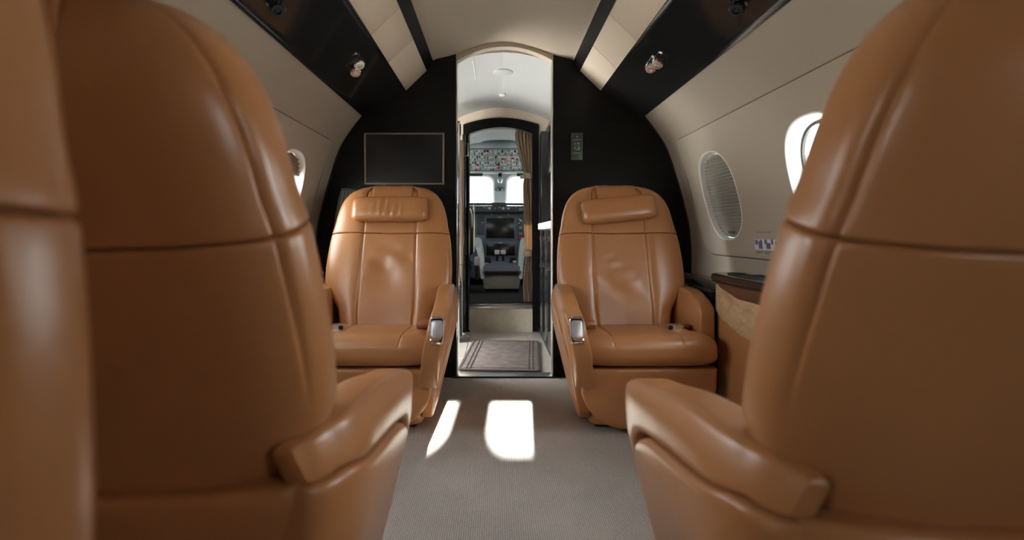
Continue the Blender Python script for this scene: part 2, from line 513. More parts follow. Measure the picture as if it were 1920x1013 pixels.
    for a, b in zip(seams, seams[1:]):
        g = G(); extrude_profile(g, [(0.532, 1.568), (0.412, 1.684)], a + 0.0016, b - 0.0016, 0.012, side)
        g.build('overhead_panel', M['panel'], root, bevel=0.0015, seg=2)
    g = G(); extrude_profile(g, [(0.545, 1.573), (0.40, 1.712)], YR - 0.05, YB + 0.02, 0.01, side)
    g.v = [(x, y, z + 0.012) for x, y, z in g.v]
    g.build('panel_backing', M['shadow'], root)
    # black rail above them
    g = G(); extrude_profile(g, [(0.416, 1.675), (0.411, 1.684), (0.386, 1.728), (0.384, 1.738)], YR - 0.05, YB + 0.02, 0.03, side)
    structure(g.build('trim_7' if side < 0 else 'trim_8', M['blacksatin'], angle=50))

# ceiling
cp = [(0.40, 1.724), (0.384, 1.734), (0.365, 1.742), (0.33, 1.750), (0.30, 1.757), (0.27, 1.765), (0.22, 1.783), (0.16, 1.803), (0.10, 1.819), (0.05, 1.828), (0.0, 1.831)]
prof = [(XC + x, z) for x, z in cp] + [(XC - x, z) for x, z in reversed(cp[:-1])]
g = G(); g.loft([[(x, y, z) for x, z in prof] + [(x, y, z + 0.03) for x, z in reversed(prof)] for y in (YR - 0.05, YB + 0.02)])
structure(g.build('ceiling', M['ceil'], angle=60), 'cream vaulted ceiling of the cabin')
# aft end wall, behind the camera
structure(G().bx(XC - 1.08, XC + 1.08, YR - 0.08, YR - 0.02, -0.02, 1.9).build('wall_back', M['liner'], smooth=False))
# roof skin over the trim, keeps daylight out of the joints
g = G(); rp = [(1.10, 1.30), (0.95, 1.42), (0.70, 1.62), (0.45, 1.80), (0.2, 1.90), (0.0, 1.92)]
prof = [(XC + x, z) for x, z in rp] + [(XC - x, z) for x, z in reversed(rp[:-1])]
g.loft([[(x, y, z) for x, z in prof] + [(x, y, z + 0.03) for x, z in reversed(prof)] for y in (YR - 0.1, 4.3)])
structure(g.build('roof', M['white']))

# ------------------------------------------------------------------ forward bulkhead with its doorway
JL, JR = -0.218, 0.312
def bulk_poly(side):
    xj = (JL if side < 0 else JR)
    pts = [(xj, 0.0)]
    pts += [(XC + side * (wall_x(z) + 0.012), z) for z in frange(0.0, 1.443, 26)]
    pts += [(XC + side * 0.54, 1.575), (XC + side * 0.42, 1.69), (XC + side * 0.386, 1.735)]
    pts += [(XC + side * 0.32, 1.762), (xj, 1.775)]
    return pts
root = structure(thing('wall_front', None, None))
for side in (-1, 1):
    g = G(); g.prism(bulk_poly(side), lambda a, b, d: (a, d, b), YB, YB + 0.055)
    g.build('bulkhead_panel', M['black'], root, smooth=False)
    # raised dark rim that follows the sidewall
    pts = [(XC + side * (wall_x(z) - 0.004), YB - 0.004, z) for z in frange(0.02, 1.43, 40)]
    G().tube(pts, 0.007, 8).build('rim', M['blackgloss'], root)
for x, nm in ((JL, 'trim_9'), (JR, 'trim_10')):
    s_ = 1 if x < 0 else -1
    g = G(); g.bx(x, x + s_ * 0.007, YB - 0.006, YB + 0.06, 0.0, 1.752)
    structure(g.build(nm, M['alu'] if s_ < 0 else M['chrome'], bevel=0.002))
# white arched header above the doorway
def arch(x, z0, z1, c=(JL + JR) / 2, hw=(JR - JL) / 2):
    return z1 - (z1 - z0) * ((x - c) / hw) ** 2
xs = frange(JL, JR, 24)
lo = [(x, arch(x, 1.728, 1.806)) for x in xs]; hi = [(x, arch(x, 1.775, 1.835)) for x in reversed(xs)]
structure(G().prism(lo + hi, lambda a, b, d: (a, d, b), YB - 0.006, YB + 0.05).build('trim_11', M['ceil'], angle=50))
pts = [(x, YB - 0.006, arch(x, 1.731, 1.809)) for x in xs]
structure(G().tube(pts, 0.003, 6).build('trim_12', M['ceil']))
pts = [(x, YB - 0.008, arch(x, 1.752, 1.829)) for x in xs]
structure(G().tube(pts, 0.0022, 6).build('trim_13', M['beige']))

# wall television
t = thing('wall_television', 'black flat screen with thin bronze frame on the dark bulkhead', 'television', (-0.5, YB, 1.195))
g = G()
W2, H2 = 0.218, 0.141
for (x0, x1, z0, z1) in ((-W2, W2, H2 - 0.009, H2), (-W2, W2, -H2, -H2 + 0.009), (-W2, -W2 + 0.009, -H2 + 0.009, H2 - 0.009), (W2 - 0.009, W2, -H2 + 0.009, H2 - 0.009)):
    g.bx(x0, x1, -0.012, 0, z0, z1)
g.build('frame', M['bronze'], t, bevel=0.0015)
G().bx(-W2 + 0.008, W2 - 0.008, -0.006, 0, -H2 + 0.008, H2 - 0.008).build('screen', M['screen'], t)

# green exit sign
t = thing('exit_sign', 'narrow dark green exit pictogram sign on the black bulkhead right of the doorway', 'sign', (0.441, YB, 1.262))
G().bx(-0.031, 0.031, -0.008, 0, -0.073, 0.073).build('plate', M['green'], t, bevel=0.0015)
g = G()
for (x0, x1, z0, z1) in ((-0.031, 0.031, 0.071, 0.073), (-0.031, 0.031, -0.073, -0.071), (-0.031, -0.029, -0.071, 0.071), (0.027, 0.031, -0.071, 0.071)):
    g.bx(x0, x1, -0.0095, -0.007, z0, z1)
g.build('border', M['darkgrey'], t)
g = G()
for z in (0.036, -0.037): G().bx(-0.022, 0.020, -0.0092, -0.007, z - 0.002, z + 0.002).build('rule_line', M['signmark'], t)
g = G()     # small arrow above
g.prism([(-0.006, 0.050), (0.0, 0.058), (0.005, 0.056), (0.003, 0.052), (0.004, 0.044), (0.0, 0.046), (0.0, 0.050)], lambda a, b, d: (a, d, b), -0.0092, -0.007)
g.build('arrow', M['signmark'], t)
g = G()     # pale doorway with a dark running figure across it
for poly in ([(-0.014, 0.022), (-0.009, 0.022), (-0.008, 0.010), (-0.014, 0.006)], [(0.0, 0.021), (0.015, 0.021), (0.015, 0.004), (0.011, 0.006), (0.010, 0.013), (0.0, 0.014)],
             [(-0.014, -0.002), (-0.007, 0.003), (-0.008, -0.010), (-0.009, -0.020), (-0.014, -0.020)],
             [(0.015, 0.001), (0.015, -0.020), (-0.002, -0.020), (-0.002, -0.014), (0.008, -0.010), (0.004, -0.003), (0.009, 0.0)],
             [(-0.001, 0.008), (0.003, 0.010), (0.003, 0.004), (-0.002, 0.002)]):
    g.prism(poly, lambda a, b, d: (a, d, b), -0.0092, -0.007)
g.build('pictogram', M['signmark'], t)

# dark ribbed literature pocket behind the left forward seat
t = thing('literature_pocket', 'dark grey ribbed literature pocket on the bulkhead behind the front left seat', 'magazine rack', (-0.83, YB, 0.93))
pp = [(-0.062, -0.20), (0.07, -0.20), (0.07, 0.095), (0.03, 0.102), (-0.008, 0.104), (-0.025, 0.05), (-0.045, -0.06)]
G().prism(pp, lambda a, b, d: (a, d, b), -0.022, 0).build('back_plate', M['pocket'], t, bevel=0.003)
for k in range(4):
    G().tube([(-0.045 + 0.022 * k, -0.024, -0.19), (-0.028 + 0.022 * k, -0.024, -0.06), (0.004 + 0.018 * k, -0.024, 0.09)], 0.004, 6).build('rib', M['grey'], t)

# ------------------------------------------------------------------ seats
def u_samples(centres, d, n=34, q=2.4):
    us = []
    for i in range(n + 1):
        t = -1 + 2 * i / n
        us.append(math.copysign(1 - (1 - abs(t)) ** q, t))
    us = [u for u in us if all(abs(abs(u) - c) > 2.6 * d for c in centres)]
    for c in centres:
        for k in (-2.5, -1.5, -0.75, 0, 0.75, 1.5, 2.5):
            for sg in (-1, 1): us.append(sg * (c + k * d))
    return sorted(us)

UF = u_samples([0.43], 0.018)
UR = u_samples([0.95], 0.008)
w_back = smooth_tab([(-0.46, 0.20), (-0.36, 0.215), (-0.31, 0.245), (-0.265, 0.276), (-0.225, 0.290), (-0.17, 0.291), (-0.09, 0.287), (0.0, 0.277), (0.045, 0.267), (0.091, 0.259), (0.153, 0.241), (0.197, 0.214), (0.227, 0.176), (0.242, 0.135), (0.250, 0.09), (0.253, 0.055)])

def gauss(x, s): return math.exp(-(x / s) ** 2)

def back_section(h, inset, dk, style):
    wv = w_back(h) - inset
    df = 0.050 * dk - inset; dr = 0.092 * dk - inset
    pts = []
    uc = min(0.6, (0.122 - 0.02 * h) / wv)
    for u in reversed(UF):
        y = df * max(0, 1 - abs(u) ** 4.5) ** (1 / 4.5)
        au = abs(u); x = wv * math.copysign(au * uc / 0.43 if au < 0.43 else uc + (au - 0.43) * (1 - uc) / 0.57, u)
        if df > 0.01:
            bol = 1 / (1 + math.exp(-(abs(u) - 0.47) / 0.025))
            y += 0.007 * bol * (1 - abs(u) ** 8) - 0.006 * gauss(u, 0.35)
            y -= 0.0055 * gauss(abs(u) - 0.43, 0.016)
            if style and h < -0.005:
                hh = h
                for (cu, ch, ang, ln, wd, amp) in style:
                    du = (u - cu) * 0.28; dh = hh - ch
                    al = du * math.sin(ang) + dh * math.cos(ang); ac = du * math.cos(ang) - dh * math.sin(ang)
                    y += 1.4 * amp * gauss(al, ln) * gauss(ac, wd)
        pts.append((x, y))
    for u in UR[1:-1]:
        y = -dr * max(0, 1 - abs(u) ** 2.7) ** (1 / 2.7)
        k = 1 - 0.022 * gauss(abs(u) - 0.95, 0.009) * min(1, max(0, (h + 0.22) / 0.15))
        pts.append((wv * u * k, y * k))
    return pts

CT, ST = 1.0, 0.0
def bf(x, f, h, zref): return (x, f * CT - h * ST, zref + f * ST + h * CT)

def ends(a, b, r, n, round0=True, round1=True):
    """heights with their inset: rounded ends of radius r"""
    res = []
    k = 7
    if round0:
        for i in range(k): 
            e = r * (1 - math.cos(PI / 2 * i / k)); res.append((a + e, r * (1 - math.sqrt(max(0, 1 - (1 - e / r) ** 2)))))
    lo = a + (r if round0 else 0); hi = b - (r if round1 else 0)
    for t in frange(lo, hi, n): res.append((t, 0.0))
    if round1:
        for i in reversed(range(k)):
            e = r * (1 - math.cos(PI / 2 * i / k)); res.append((b - e, r * (1 - math.sqrt(max(0, 1 - (1 - e / r) ** 2)))))
    return res

xo_y = smooth_tab([(-0.03, 0.262), (0.0, 0.281), (0.02, 0.298), (0.05, 0.314), (0.08, 0.3225), (0.12, 0.3265), (0.22, 0.328), (0.40, 0.328), (0.49, 0.3255), (0.54, 0.319), (0.60, 0.300)])
def xo(y, z): return xo_y(y) - max(0.0, 0.52 - z) * 0.06 - max(0.0, 0.40 - z) * 0.18 - (0.02 * max(0, (z - 0.5) / 0.06) if z > 0.5 else 0)

ARM = [(-0.002, 0.5205, 0.016), (0.002, 0.521, 0.022), (0.02, 0.523, 0.024), (0.05, 0.5275, 0.027), (0.13, 0.520, 0.037), (0.25, 0.508, 0.042), (0.36, 0.489, 0.043),
       (0.44, 0.473, 0.047), (0.495, 0.447, 0.052), (0.522, 0.403, 0.050), (0.528, 0.35, 0.043), (0.518, 0.30, 0.035), (0.504, 0.25, 0.025), (0.490, 0.215, 0.014), (0.482, 0.197, 0.005)]

def catmull(pts, sub):
    res = []
    n = len(pts)
    for i in range(n - 1):
        p0 = pts[max(i - 1, 0)]; p1 = pts[i]; p2 = pts[i + 1]; p3 = pts[min(i + 2, n - 1)]
        for k in range(sub):
            t = k / sub
            res.append(tuple(0.5 * (2 * b + (c - a) * t + (2 * a - 5 * b + 4 * c - d) * t * t + (3 * b - a - 3 * c + d) * t ** 3) for a, b, c, d in zip(p0, p1, p2, p3)))
    res.append(pts[-1])
    return res

def supr(n, p, a, b):
    pts = []
    for i in range(n):
        t = 2 * PI * i / n; c, s_ = math.cos(t), math.sin(t)
        pts.append((a * math.copysign(abs(c) ** (2 / p), c), b * math.copysign(abs(s_) ** (2 / p), s_)))
    return pts

WR_L = [(-0.12, -0.10, 0.3, 0.10, 0.016, 0.007), (0.10, -0.12, -0.45, 0.09, 0.014, -0.007), (0.2, -0.13, -0.5, 0.08, 0.012, 0.006), (0.02, -0.2, 0.0, 0.06, 0.05, -0.006), (-0.22, -0.10, 0.9, 0.06, 0.016, -0.005)]
WR_R = [(0.02, -0.16, 0.75, 0.10, 0.018, -0.008), (0.14, -0.14, 0.7, 0.09, 0.016, 0.007), (0.2, -0.24, 0.9, 0.08, 0.018, -0.007), (-0.1, -0.22, 0.4, 0.08, 0.03, 0.005)]

def make_seat(label, loc, rz, aisle, zref=0.787, style=None, pillow_roll=0.0, pillow_wr=1.0, tilt=17.0):
    global CT, ST
    CT, ST = math.cos(math.radians(tilt)), math.sin(math.radians(tilt))
    t = thing('cabin_seat', label, 'seat', loc, rz, 'tan leather club seats')
    L = M['leather']
    # lower backrest, headrest
    rings = []
    for h, ins in ends(-0.43, -0.001, 0.0055, 40, False, True):
        rings.append([bf(x, f, h, zref) for x, f in back_section(h, ins, 1.0, style)])
    G().loft(rings).build('backrest', L, t, angle=70)
    rings = []
    for h, ins in ends(0.001, 0.2525, 0.0055, 36, True, False):
        dk = 1.0 - (0.72 * ((h - 0.12) / 0.126) ** 2.6 if h > 0.12 else 0)
        dk = max(dk, 0.25)
        rings.append([bf(x, f, h, zref) for x, f in back_section(h, ins, dk, None)])
    hd = G().loft(rings).build('headrest', L, t, angle=70)
    # pillow with the strap that loops over the headrest
    g = G(); rings = []
    for i in range(29):
        s_ = -1 + 2 * i / 28
        k = (1 - abs(s_) ** 7) ** (1 / 3.0)
        k = max(k, 0.35) if abs(s_) < 1 else 0.30
        x = 0.176 * s_
        ring = []
        for a, b in supr(28, 2.7, 0.034 * k, 0.060 * (0.55 + 0.45 * k)):
            fo = 0.0
            if a > 0:
                fo = 0.006 * pillow_wr * (math.sin(x * 190 + b * 25) * gauss(x, 0.075)) * (1 - abs(b / 0.062) ** 2)
            a2 = a + fo; xx, hh = x, b
            cr, sr = math.cos(pillow_roll), math.sin(pillow_roll)
            xr, hr = xx * cr - hh * sr, xx * sr + hh * cr
            ring.append(bf(xr, 0.075 + a2, 0.108 + hr, zref))
        rings.append(ring)
    pl = g.loft(rings).build('head_pillow', L, t, angle=70)
    pts = [(0.062, 0.160), (0.052, 0.185), (0.040, 0.215), (0.026, 0.240), (0.0, 0.2535), (-0.03, 0.2525), (-0.052, 0.235), (-0.066, 0.20), (-0.074, 0.17)]
    g = G(); rings = []
    for i, (f, h) in enumerate(catmull(pts, 3)):
        ring = []
        hw = 0.094
        for a, b in supr(20, 6, hw, 0.0035):
            n = Vector((f + 0.01, (h - 0.19) * 0.9)).normalized() if h > 0.19 else Vector((1 if f > 0 else -1, 0))
            sh = 0.02 * math.tan(pillow_roll) / 0.07 if pillow_roll else 0
            ring.append(bf(a - sh * 0, f + n.x * b, h + n.y * b, zref))
        rings.append(ring)
    g.loft(rings).build('pillow_strap', L, t, angle=50)
    # seat cushion
    g = G(); rings = []
    yy = [0.02, 0.06, 0.12, 0.18, 0.24, 0.30, 0.35, 0.372, 0.377, 0.382, 0.387, 0.392, 0.42, 0.445, 0.465, 0.48, 0.49, 0.496, 0.499, 0.500]
    us = sorted([math.copysign(1 - (1 - abs(tt)) ** 2.2, tt) for tt in frange(-1, 1, 30)] + [sg * (0.52 + k) for sg in (-1, 1) for k in (-0.03, -0.015, 0, 0.015, 0.03)])
    for y in yy:
        e = 0.500 - y; r = 0.058
        k = 0 if e > r else r * (1 - math.sqrt(max(0, 1 - (1 - e / r) ** 2)))
        hw = 0.2465 - k * 0.35; wx = 0.036 * min(1, max(0, (y - 0.372) / 0.02)); zt = 0.392 - 0.012 * max(0, 0.36 - y) / 0.3 - k; zb = 0.268 + k * 0.9
        zc = (zt + zb) / 2; hz = (zt - zb) / 2
        ring = []
        for u in us:
            z = hz * max(0, 1 - abs(u) ** 5) ** (1 / 5)
            z += (0.010 * (1 / (1 + math.exp(-(abs(u) - 0.66) / 0.05))) * (1 - abs(u) ** 10) - 0.004 * gauss(abs(u) - 0.52, 0.012)) * (1 if hz > 0.01 else 0)
            ring.append((hw * u + (-aisle) * wx * (1 if u * aisle < 0 else 0) * abs(u), y, zc + z))
        for u in reversed(us[1:-1]):
            ring.append((hw * u + (-aisle) * wx * (1 if u * aisle < 0 else 0) * abs(u), y, zc - hz * max(0, 1 - abs(u) ** 5) ** (1 / 5)))
        rings.append(ring)
    g.loft(rings).build('seat_cushion', L, t, angle=70)
    # leg rest: front panel with its rounded lower corners
    av = [-0.245 + 0.49 * (0.5 - 0.5 * math.cos(PI * k / 40)) for k in range(41)]
    def lo_(a):
        e = 0.245 - abs(a); r = 0.19
        return 0.018 + (r - math.sqrt(max(0, r * r - (r - e) ** 2)) if e < r else 0) * 0.95
    g = G(); g.slab(av, lo_, lambda a: 0.264, 14, lambda a, b, d: (a + (-aisle) * 0.036 * abs(a) / 0.245 * (1 if a * aisle < 0 else 0), 0.478 - 0.028 * (0.264 - b) / 0.25 + d, b), 0.06, 0.012)
    g.build('leg_rest', L, t, angle=60)
    # tub behind and below, and the foot on the floor
    g = G(); rings = []
    for z, wv, y0, y1 in ((0.016, 0.195, 0.06, 0.385), (0.10, 0.205, 0.04, 0.40), (0.26, 0.235, 0.02, 0.42), (0.285, 0.23, 0.02, 0.41)):
        rings.append([(x, (y0 + y1) / 2 + y, z) for x, y in supr(40, 7, wv, (y1 - y0) / 2)])
    g.loft(rings).build('seat_base', L, t, angle=50)
    G().bx(-0.17, 0.17, 0.09, 0.36, 0.0, 0.018).build('floor_track', M['blackmatte'], t, bevel=0.003)
    # lower rear panel
    xs = [-0.268 + 0.536 * (0.5 - 0.5 * math.cos(PI * k / 30)) for k in range(31)]
    def rp_(a, b, d):
        y = 0.006 - 0.036 * (1 - (abs(a) / 0.28) ** 2.6) + (0.50 - b) * 0.10
        sc = 1 - max(0, 0.46 - b) * 0.5
        return (a * sc, y - d, b)
    zt_r = lambda a: 0.498 - 0.004 * (1 - (a / 0.26) ** 2)
    g = G(); g.slab(xs, lambda a: 0.05, zt_r, 22, rp_, 0.05, 0.012)
    g.build('rear_panel', L, t, angle=60)
    # arms and lower side panels
    for sg in (-1, 1):
        if sg != aisle:
            # window side arm: short and boxy, with an upright front
            wp = [(0.02, 0.28), (0.02, 0.535), (0.10, 0.546), (0.22, 0.542), (0.30, 0.522), (0.352, 0.497), (0.372, 0.475), (0.376, 0.44), (0.374, 0.28)]
            g = G(); g.prism(catmull(wp, 3), lambda a, b, d: (sg * (min(xo_y(a), 0.312) - 0.062 * d), a, b), 0, 1)
            g.build('armrest', L, t, bevel=0.011, seg=3, angle=50)
        path = catmull(ARM, 4) if sg == aisle else []; rings = []
        for i, (y, z, hh) in enumerate(path):
            a = path[max(i - 1, 0)]; b = path[min(i + 1, len(path) - 1)]
            ty, tz = b[0] - a[0], b[1] - a[1]; ln = math.hypot(ty, tz); ny, nz = -tz / ln, ty / ln
            ring = []
            for cx, cb in supr(30, 6, 0.036, max(hh, 0.002)):
                py, pz = y + ny * cb, z + nz * cb
                kw = min(1.0, 0.35 + 0.65 * max(0, y) / 0.12)
                ring.append((sg * (xo(py, pz) - 0.036 * kw + cx * kw), py, pz))
            rings.append(ring)
        if rings: G().loft(rings).build('armrest', L, t, angle=60)
        ysc = 1.0 if sg == aisle else 0.78
        ya = [0.004, 0.008, 0.014, 0.022, 0.035, 0.05] + frange(0.07, 0.42, 12) + [0.435, 0.447, 0.457, 0.465, 0.472, 0.478, 0.483]
        zt = smooth_tab([(0, 0.492), (0.05, 0.496), (0.13, 0.479), (0.25, 0.461), (0.36, 0.442), (0.41, 0.424), (0.45, 0.39), (0.47, 0.35), (0.483, 0.30)])
        zb = smooth_tab([(0, 0.05), (0.34, 0.03), (0.38, 0.06), (0.43, 0.14), (0.46, 0.20), (0.483, 0.27)])
        g = G(); g.slab(ya, zb, zt, 24, lambda a, b, d: (sg * ((xo(a, b) if sg == aisle else min(xo(a, b), 0.318)) + 0.003 + d), a * ysc, b), 0.045, 0.012)
        g.build('side_panel', L, t, angle=60)
        if sg == aisle:
            # silver control plate on the arm's front face
            tn = Vector((0, 0.30, -0.95)).normalized(); nn = Vector((0, 0.95, 0.30)).normalized()
            xx = sg * (xo(0.53, 0.43) - 0.038)
            R = Matrix(((1, 0, 0), (0, nn.y, -tn.y), (0, nn.z, -tn.z))).to_3x3()
            def pf(a, b, d): return Vector((xx, 0.5625, 0.430)) + nn * d - tn * b + Vector((a, 0, 0))
            g = G()
            outer = [(a, b) for a, b in supr(40, 5, 0.028, 0.051)]; inner = [(a, b) for a, b in supr(40, 5, 0.0225, 0.043)]
            g.loft([[pf(a, b, d) for a, b in rg] for rg, d in ((outer, -0.012), (outer, 0.002), ([(a * 0.9, b * 0.94) for a, b in outer], 0.006), (inner, 0.003), (inner, -0.012))], False, False)
            cp_ = g.build('control_plate', M['chrome'], t)
            cp_['label'] = 'chrome framed control plate'
            G().prism(supr(32, 6, 0.022, 0.042), pf, -0.012, -0.001).build('plate_well', M['blackgloss'], cp_)
            G().prism([(a, b + 0.003) for a, b in supr(32, 6, 0.0205, 0.033)], pf, -0.004, 0.004).build('plate_lid', M['silver'], cp_, bevel=0.0012)
            # leather roll beside the arm
            pr = [(sg * 0.170, 0.335, 0.412), (sg * 0.175, 0.335, 0.412), (sg * 0.232, 0.335, 0.412), (sg * 0.238, 0.335, 0.412), (sg * 0.258, 0.335, 0.412)]
            rl = G().tube(pr, [0.018, 0.0205, 0.0215, 0.018, 0.012], 18).build('leather_roll', M['roll'], t, angle=50)
        else:
            # belt tongue lying by the window side arm
            bx_ = sg * 0.165
            bk = G().loft([[(bx_ + a, 0.33 + y, 0.402 + b) for a, b in supr(20, 4, 0.030 - 0.006 * abs(k), 0.011)] for y, k in ((-0.02, 1), (-0.014, 0), (0.014, 0), (0.02, 1))]).build('belt_buckle', M['alu'], t)
            bk['label'] = 'metal belt buckle'
            G().loft([[(bx_ - sg * 0.026 + a, 0.3515, 0.402 + b) for a, b in supr(16, 2.5, 0.010, 0.009)], [(bx_ - sg * 0.026 + a, 0.345, 0.402 + b) for a, b in supr(16, 2.5, 0.006, 0.006)]]).build('buckle_slot', M['blackgloss'], bk)
            G().tube([(bx_ + sg * 0.02, 0.33, 0.402), (bx_ + sg * 0.05, 0.31, 0.402), (bx_ + sg * 0.075, 0.27, 0.39)], 0.011, 8).build('belt_webbing', M['roll'], t)
    return t

XL, XR = -0.495, 0.575
make_seat('front left tan seat facing the camera, under the wall television', (XL, 2.53, 0), PI, -1, 0.775, WR_L, 0.0, 1.0)
make_seat('front right tan seat facing the camera with a tilted head pillow', (XR, 2.53, 0), PI, 1, 0.775, WR_R, -math.radians(6), 0.25)
make_seat('left tan seat seen from behind, its aisle armrest lit by daylight', (XL, 0.608, 0), 0, 1, 0.795, WR_L)
make_seat('right tan seat seen from behind, beside the wooden side console', (XR, 0.535, 0), 0, -1, 0.795, WR_R)
make_seat('nearest tan seat, blurred and cropped by the left edge of the picture', (XL, 0.254, 0), PI, -1, 0.797, WR_R, tilt=2.5)

# ------------------------------------------------------------------ side consoles
def console(side, full):
    X = lambda d: XC + side * d
    lab = 'low dark wood side ledge beside the front left seat' if side < 0 else 'side console with burl veneer and a black table top by the right wall'
    t = thing('side_console', lab, 'console', (0, 0, 0))
    yb = 2.885
    ya0 = 2.235 if full else 1.95
    g = G(); g.prism([(wall_x(z) - 0.03, z) for z in frange(0.1, 0.555, 8)] + [(0.865, 0.535), (0.86, 0.1)], lambda a, b, d: (X(a), d, b), ya0, yb)
    g.build('ledge_body', M['black'], t, bevel=0.004)
    g = G(); g.prism([(0.985, 0.553), (0.985, 0.572), (0.858, 0.553), (0.858, 0.535)], lambda a, b, d: (X(a), d, b), ya0, yb)
    g.build('ledge_top', M['blackgloss'], t, bevel=0.004)
    G().tube([(X(0.972), 2.88, 0.574), (X(0.972), 2.24, 0.574)], 0.006, 6).build('ledge_edge', M['bronze'], t)
    if not full: return t
    y0, y1 = 0.9, 2.22
    # cabinet body in dark tan, burl band with a curved lower edge, red wood frieze, black top
    def face(y):   # inner face, rounded at the forward end
        e = y1 - y; r = 0.06
        return 0.850 + (r - math.sqrt(max(0, r * r - (r - e) ** 2)) if e < r else 0)
    ys = frange(y0, y1 - 0.1, 8) + [y1 - 0.1 + 0.1 * math.sin(PI / 2 * k / 10) for k in range(1, 11)]
    def shell(zl, zh, off, mat, nm, r=0.003):
        g = G(); g.slab(ys, zl, zh, 8, lambda a, b, d: (X(min(face(a) + off - d, wall_x(b) - 0.03)), a, b), 0.03, r)
        return g.build(nm, mat, t, angle=60)
    low = smooth_tab([(y0, 0.40), (1.70, 0.40), (1.95, 0.412), (2.05, 0.425), (2.12, 0.445), (2.18, 0.475), (y1, 0.50)])
    shell(lambda a: 0.10, lambda a: 0.588, 0.012, M['leather'], 'console_body')
    frl = smooth_tab([(y0, 0.545), (2.02, 0.545), (2.09, 0.552), (2.14, 0.583), (y1, 0.587)])
    shell(low, lambda a: 0.590, 0.004, M['burl'], 'burl_panel')
    shell(frl, lambda a: 0.591, -0.002, M['mahogany'], 'wood_frieze')
    def topf(y):
        e = y1 + 0.02 - y; r = 0.09
        return 0.835 + (r - math.sqrt(max(0, r * r - (r - e) ** 2)) if e < r else 0)
    yt = frange(y0, y1 - 0.1, 8) + [y1 - 0.1 + 0.12 * math.sin(PI / 2 * k / 12) for k in range(1, 13)]
    n = len(yt)
    ring = [(topf(y), y) for y in yt] + [(0.985, y1 + 0.02), (0.985, y0)]
    rings = [[(X(a + (i if a < 1 else 0)), b, z) for a, b in ring] for z, i in ((0.592, 0.010), (0.596, 0.002), (0.604, 0.0), (0.614, 0.0), (0.621, 0.003), (0.625, 0.010))]
    tp = G().loft(rings).build('table_top', M['blackgloss'], t, angle=60)
    g = G(); g.loft([[(X(0.925 + a), 2.02 + b, z) for a, b in supr(32, 2.2, 0.052 * k, 0.16 * k)] for z, k in ((0.6245, 1.0), (0.628, 1.0), (0.628, 0.9), (0.6255, 0.88))])
    g.build('tray_recess', M['blackmatte'], tp)
    G().box((X(0.95), 2.06, 0.629), (0.03, 0.05, 0.004)).build('tray_latch', M['alu'], tp)
    return t
console(1, True)
console(-1, False)

# safety placard on the right sidewall
t = thing('safety_placard', 'pale placard of small pictograms on the right window belt', 'placard', (0, 0, 0))
def wallpt(y, z, d): return (XC + wall_x(z) - 0.0105 - d, y, z)
def patch(g, y0, y1, z0, z1, d):
    g.add([wallpt(y0, z0, d), wallpt(y1, z0, d), wallpt(y1, z1, d), wallpt(y0, z1, d), wallpt(y0, z0, -0.001), wallpt(y1, z0, -0.001), wallpt(y1, z1, -0.001), wallpt(y0, z1, -0.001)],
          [(0, 1, 2, 3), (7, 6, 5, 4), (0, 4, 5, 1), (1, 5, 6, 2), (2, 6, 7, 3), (3, 7, 4, 0)])
# the placard spans y 1.86..2.15
Y1 = 2.165
g = G(); patch(g, Y1 - 0.28, Y1, 0.722, 0.764, 0.0015); g.build('picture_strip', M['paper'], t, smooth=False)
g = G()
for k, (dy, w_, z0, z1) in enumerate(((0.006, 0.02, 0.742, 0.762), (0.032, 0.03, 0.726, 0.756), (0.045, 0.014, 0.75, 0.762), (0.080, 0.018, 0.745, 0.763), (0.092, 0.032, 0.727, 0.750), (0.130, 0.014, 0.744, 0.764), (0.160, 0.03, 0.735, 0.758), (0.21, 0.03, 0.73, 0.76), (0.25, 0.02, 0.73, 0.75))):
    patch(g, Y1 - dy - w_, Y1 - dy, z0, z1, 0.0022)
g.build('pictogram', M['ink'], t, smooth=False)
g = G()
for dy, w_ in ((0.008, 0.055), (0.075, 0.045), (0.128, 0.022), (0.16, 0.06)):
    patch(g, Y1 - dy - w_, Y1 - dy, 0.7125, 0.7165, 0.0012); 
    if w_ > 0.03: patch(g, Y1 - dy - w_ * 0.7, Y1 - dy, 0.7065, 0.7105, 0.0012)
g.build('text_line', M['ink2'], t, smooth=False)
g = G(); patch(g, Y1 - 0.135, Y1 - 0.02, 0.7905, 0.7935, 0.0012); g.build('title_line', M['ink2'], t, smooth=False)

